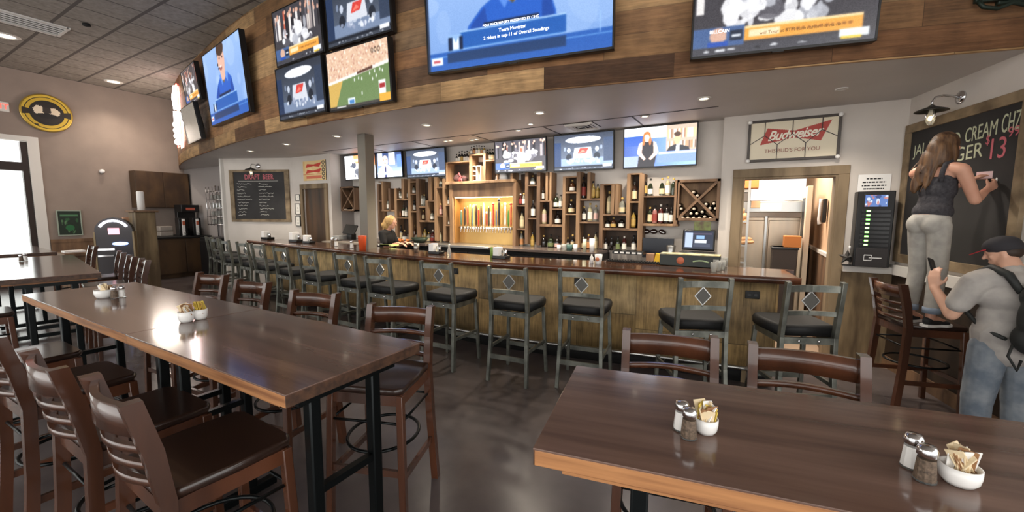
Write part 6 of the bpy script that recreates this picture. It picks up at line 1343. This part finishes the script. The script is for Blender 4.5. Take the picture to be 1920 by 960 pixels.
flesh('cap', [('e', cc+cu*.05, (.078, .094, .066), hR), ('e', cc+cu*.032-cf*.01, (.076, .09, .054), hR)], M('dark_cap', (44, 42, 46), .8), mp, .006, 3)
mb = MB(); n_ = 10; top = [cc+cu*.035+cf*(.085+.075*math.sin(PI*k/n_))+(hR @ Vector((1, 0, 0)))*(-.07+.14*k/n_)-cu*.02*math.sin(PI*k/n_) for k in range(n_+1)]
mb.prism(top+[cc+cu*.035+cf*.07+(hR @ Vector((1, 0, 0)))*.06, cc+cu*.035+cf*.07-(hR @ Vector((1, 0, 0)))*.06], cu*.006); mb.done('cap_brim', M('red_brim', (170, 40, 48), .7), mp)
flesh('hair', [('e', cc+cu*.0-cf*.028, (.071, .064, .054), hR)], M('dark_hair', (50, 38, 30), .6), mp, .006, 2)
bpy.context.view_layer.update()
held(mp, 'phone', MB().box((-.235, .34, 1.36), (.012, .075, .145), Matrix.Rotation(-.5, 3, 'X') @ Matrix.Rotation(-.9, 3, 'Z'), .004), BLACK, 'black phone held up in the left hand of the man', 'phone')
bp_ = thing('backpack', 'black backpack with loose straps on the back of the man in the grey t-shirt', 'backpack', mp.location, math.radians(16)); bp_.scale = mp.scale
BPM = M('black_nylon', (30, 32, 32), .65, c2=(44, 46, 44), scale=12, bump=.2)
flesh('pack_body', [('e', (.02, -.235, 1.12), (.15, .105, .21)), ('e', (.02, -.215, .99), (.155, .11, .12)), ('e', (.02, -.2, 1.25), (.13, .085, .10))], BPM, bp_, .01, 3)
flesh('front_pocket', [('e', (.02, -.325, 1.03), (.115, .05, .10))], BPM, bp_, .008, 3)
for s in (-1, 1): MB().tube([(s*.09+.01, -.16, 1.27), (s*.11, -.10, 1.375), (s*.125, .0, 1.405), (s*.135, .09, 1.36), (s*.15, .135, 1.22), (s*.165, .10, 1.08), (s*.15, -.0, 1.0), (s*.13, -.16, .97)], [.02, .024, .026, .026, .024, .016, .012, .012], 6).done('shoulder_strap', BPM, bp_)
MB().tube([(-.12, -.2, .95), (-.16, -.23, .88), (-.13, -.26, .8), (-.1, -.24, .86)], .008, 5).done('loose_strap', BPM, bp_); MB().ell((.10, -.34, 1.04), (.035, .02, .06)).done('yellow_patch', M('patch_yellow', (190, 160, 90), .6), bp_)
# ---------------------------------------------------------------- bartender
pb = CP + ray(722, 430)*7.0
bp2 = thing('person', 'blonde bartender in a black top behind the bar, half hidden by the column', 'person', (pb.x, pb.y, 0), math.radians(-75))
P_ = [('e', (0, 0, .92), (.155, .11, .12)), ('e', (0, .01, 1.05), (.12, .09, .13)), ('e', (0, .03, 1.2), (.14, .1, .13)), ('e', (0, .03, 1.28), (.16, .085, .07)), ('c', (0, .04, 1.3), (0, .08, 1.38), .05, .046)]
for s in (-1, 1): P_ += [('c', (s*.09, 0, .88), (s*.09, 0, .46), .088, .056), ('c', (s*.09, 0, .46), (s*.09, -.02, .08), .056, .036), ('c', (s*.09, -.02, .07), (s*.09, .1, .03), .034, .03), ('c', (s*.15, .03, 1.28), (s*.19, .12, 1.05), .046, .037), ('c', (s*.19, .12, 1.05), (s*.12, .32, 1.12), .036, .025)]+hand((s*.12, .32, 1.12), (0, 1, -.1), (0, 0, -1), .5, s, .95)
hp, hR = head_parts((0, .12, 1.46), (0, .95, -.25), .95); P_ += hp; flesh('body', P_, SKIN, bp2, .009, 4)
BT = M('black_cotton', (20, 19, 21), .85)
flesh('black_top', [('e', (0, 0, .95), (.165, .12, .1)), ('e', (0, .01, 1.05), (.135, .105, .13)), ('e', (0, .03, 1.2), (.155, .115, .13)), ('e', (0, .03, 1.28), (.17, .095, .07)), ('c', (.15, .03, 1.28), (.18, .09, 1.13), .06, .054), ('c', (-.15, .03, 1.28), (-.18, .09, 1.13), .06, .054)], BT, bp2, .01, 3)
jp = [('e', (0, 0, .88), (.166, .125, .1))]
for s in (-1, 1): jp += [('c', (s*.09, 0, .85), (s*.09, 0, .46), .096, .066), ('c', (s*.09, 0, .46), (s*.09, -.02, .08), .064, .05)]
flesh('trousers', jp, BT, bp2, .01, 3); shoe((.09, .02, 0), 0, bp2, BSH, BSH, .95); shoe((-.09, .02, 0), 0, bp2, BSH, BSH, .95)
flesh('hair', [('e', (0, .10, 1.49), (.09, .105, .10)), ('e', (0, .04, 1.43), (.08, .07, .11)), ('e', (0, -.02, 1.42), (.045, .05, .05)), ('e', (0, .0, 1.33), (.05, .04, .09))], M('blonde_hair', (206, 170, 110), .5, c2=(160, 122, 72), scale=20, stretch=(4, 4, .5)), bp2, .008, 2)
# ================================================================== ceiling lamps
def downlight(x, y, z, label, group, power=12, r=.055, on_=True, col=(1, .88, .72), ang=2.0):
    t = thing('downlight', label, 'ceiling light', (x, y, z), 0, group)
    MB().lathe([(r*.82, -.004), (r*.85, -.012), (r*1.25, -.010), (r*1.3, 0), (r*1.2, 0)], n=24).done('trim_ring', TRIMW, t)
    MB().lathe([(0, -.003), (r*.82, -.003)], n=24).done('lens', LAMPON if on_ else TRIMW, t)
    if power: spot('downlight_lamp', (x, y, z-.03), power, col, ang)
for k, (px, py, pw_) in enumerate(((1012, 211, 42), (1320, 184, 42), (800, 234, 42), (632, 255, 38), (537, 270, 38), (470, 283, 38))):
    p = on_z(px, py, SOF); downlight(p.x, p.y, SOF, 'recessed round light in the grey soffit above the bar, %s from the right' % ORD[[1, 0, 2, 3, 4, 5][k]], 'recessed lights above the bar front', pw_)
for k, (px, py) in enumerate(((836, 264), (845, 263), (885, 262), (893, 261), (995, 232), (683, 272))):
    p = on_z(px, py, SOF); downlight(p.x, p.y, SOF, 'small recessed light close to the back bar shelves, %s from left' % ('second', 'third', 'fourth', 'fifth', 'sixth', 'first')[k], 'small recessed lights near the back wall', 34, .04)
for k, x in enumerate((-1.15, -2.9)): downlight(x, 5.2, SOF, 'recessed light before the %s back wall television' % ('rightmost', 'middle')[k], 'small recessed lights near the back wall', 60, .045)
p = on_z(1578, 166, SOF); downlight(p.x, p.y, SOF, 'small unlit white disc in the soffit near the specials board', 'recessed lights at the right', 0, .04, False)
spot('board_lamp', (.75, 5.0, SOF-.05), 30, (1, .9, .78), 2.2); spot('board_lamp', (.6, 4.4, SOF-.05), 24, (1, .9, .78), 2.0)
p = on_z(213, 153, CEIL); downlight(p.x, p.y, CEIL, 'recessed round light in the tiled ceiling near the left wall', 'round lights in the tiled ceiling', 45, .13)
p = on_z(10, 67, CEIL); downlight(p.x, p.y, CEIL, 'bright round light in the tiled ceiling at the left picture edge', 'round lights in the tiled ceiling', 45, .14)
# long air vent in the tiled ceiling
t = thing('ceiling_vent', 'long white linear air vent in the tiled ceiling at the upper left', 'vent', (-10.1, 2.0, CEIL)); mb = MB()
for a, b in (((-.30, -.45, -.02), (-.25, .45, 0)), ((.25, -.45, -.02), (.3, .45, 0)), ((-.3, -.48, -.02), (.3, -.44, 0)), ((-.3, .44, -.02), (.3, .48, 0))): mb.b2(a, b)
for k in range(5): mb.box((-.2+.1*k, 0, -.012), (.03, .88, .02), Matrix.Rotation(.5, 3, 'Y'))
mb.done('frame', TRIMW, t); MB().b2((-.25, -.44, -.004), (.25, .44, -.001)).done('duct', MATBLK, t)
tag(MB().lathe([(0, 0), (.05, 0), (.05, -.03), (0, -.045)], tuple(on_z(162, 45, CEIL)), 16).done('sprinkler_head', MATBLK), 'small dark sprinkler head in the tiled ceiling, upper left', 'sprinkler')
# neon window signs on the end of the boards
NR = EM('neon_red', (255, 90, 80), 4.); NW = EM('neon_white', (255, 244, 240), 5.)
a = Vector((-10.9, 4.15, 0))
t = thing('neon_sign', 'glaring white and red neon sign at the far left end of the boards, upper one', 'neon sign', tuple(on_x(331, 184, -11.25)), math.radians(-12))
MB().b2((-.13, .06, -.30), (.13, .09, .32), .01).done('backplate', BLACK, t); mb = MB()
mb.tube([(0, 0, -.25), (0, 0, .0), (.01, 0, .26)], [.07, .09, .05], 10); mb.done('white_tube', NW, t)
MB().tube([(.12*math.cos(b), .01, .31*math.sin(b)) for b in [2*PI*k/24 for k in range(24)]], .012, 6, closed=True).done('red_tube', NR, t)
t = thing('neon_sign', 'glaring white neon sign at the far left end of the boards, lower and larger one', 'neon sign', tuple(on_x(334, 242, -11.2)), math.radians(-12))
MB().b2((-.22, .06, -.42), (.24, .09, .36), .01).done('backplate', BLACK, t); mb = MB()
mb.tube([(.08, 0, .1), (.09, 0, .36)], .08, 10)
for k in range(4): mb.tube([(-.2+.02*k, 0, .12-.13*k), (.22-.03*k, 0, .12-.13*k)], .066, 8)
mb.done('white_tube', NW, t); MB().tube([(-.2, .01, -.38), (.22, .01, -.38), (.24, .01, .18), (-.2, .01, .18)], .012, 6, closed=True).done('red_tube', NR, t)
lp = bpy.data.lights.new('neon_glow', 'POINT'); lp.energy = 22; lp.color = (1, .86, .74); lp.shadow_soft_size = .3; o = bpy.data.objects.new('neon_glow', lp); o.location = (-12.3, 4.3, 3.4); COL.objects.link(o)
# kitchen ceiling lamp
t = thing('kitchen_ceiling_lamp', 'fluorescent panel on the kitchen ceiling', 'ceiling light', (.1, 6.6, 2.7)); MB().b2((-.3, -.5, -.03), (.3, .5, 0), .005).done('panel', TUBEW, t)
area_light('kitchen_light', (.1, 6.8, 2.64), .9, 26, (1, .9, .78))

# dark green metal ornament hanging on the boards at the top right corner
p = Vector((1.44, 4.36-.06, 3.0)); t = thing('metal_ornament', 'dark green metal ornament on the boards at the upper right picture corner', 'ornament', (p.x, 4.30, 3.05), math.radians(14))
DG = M('dark_green_metal', (34, 46, 38), .5, .3); MB().b2((-.14, .0, .06), (.22, .03, .10), .006).done('bar', DG, t)
MB().tube([(-.13, 0, .07), (-.10, -.01, .02), (-.02, -.01, 0.0), (.06, -.01, .03), (.14, -.01, .0), (.21, 0, .06)], .014, 6).done('scroll', DG, t); MB().b2((.0, .02, .04), (.2, .06, .3), .01).done('back_plate', DG, t)
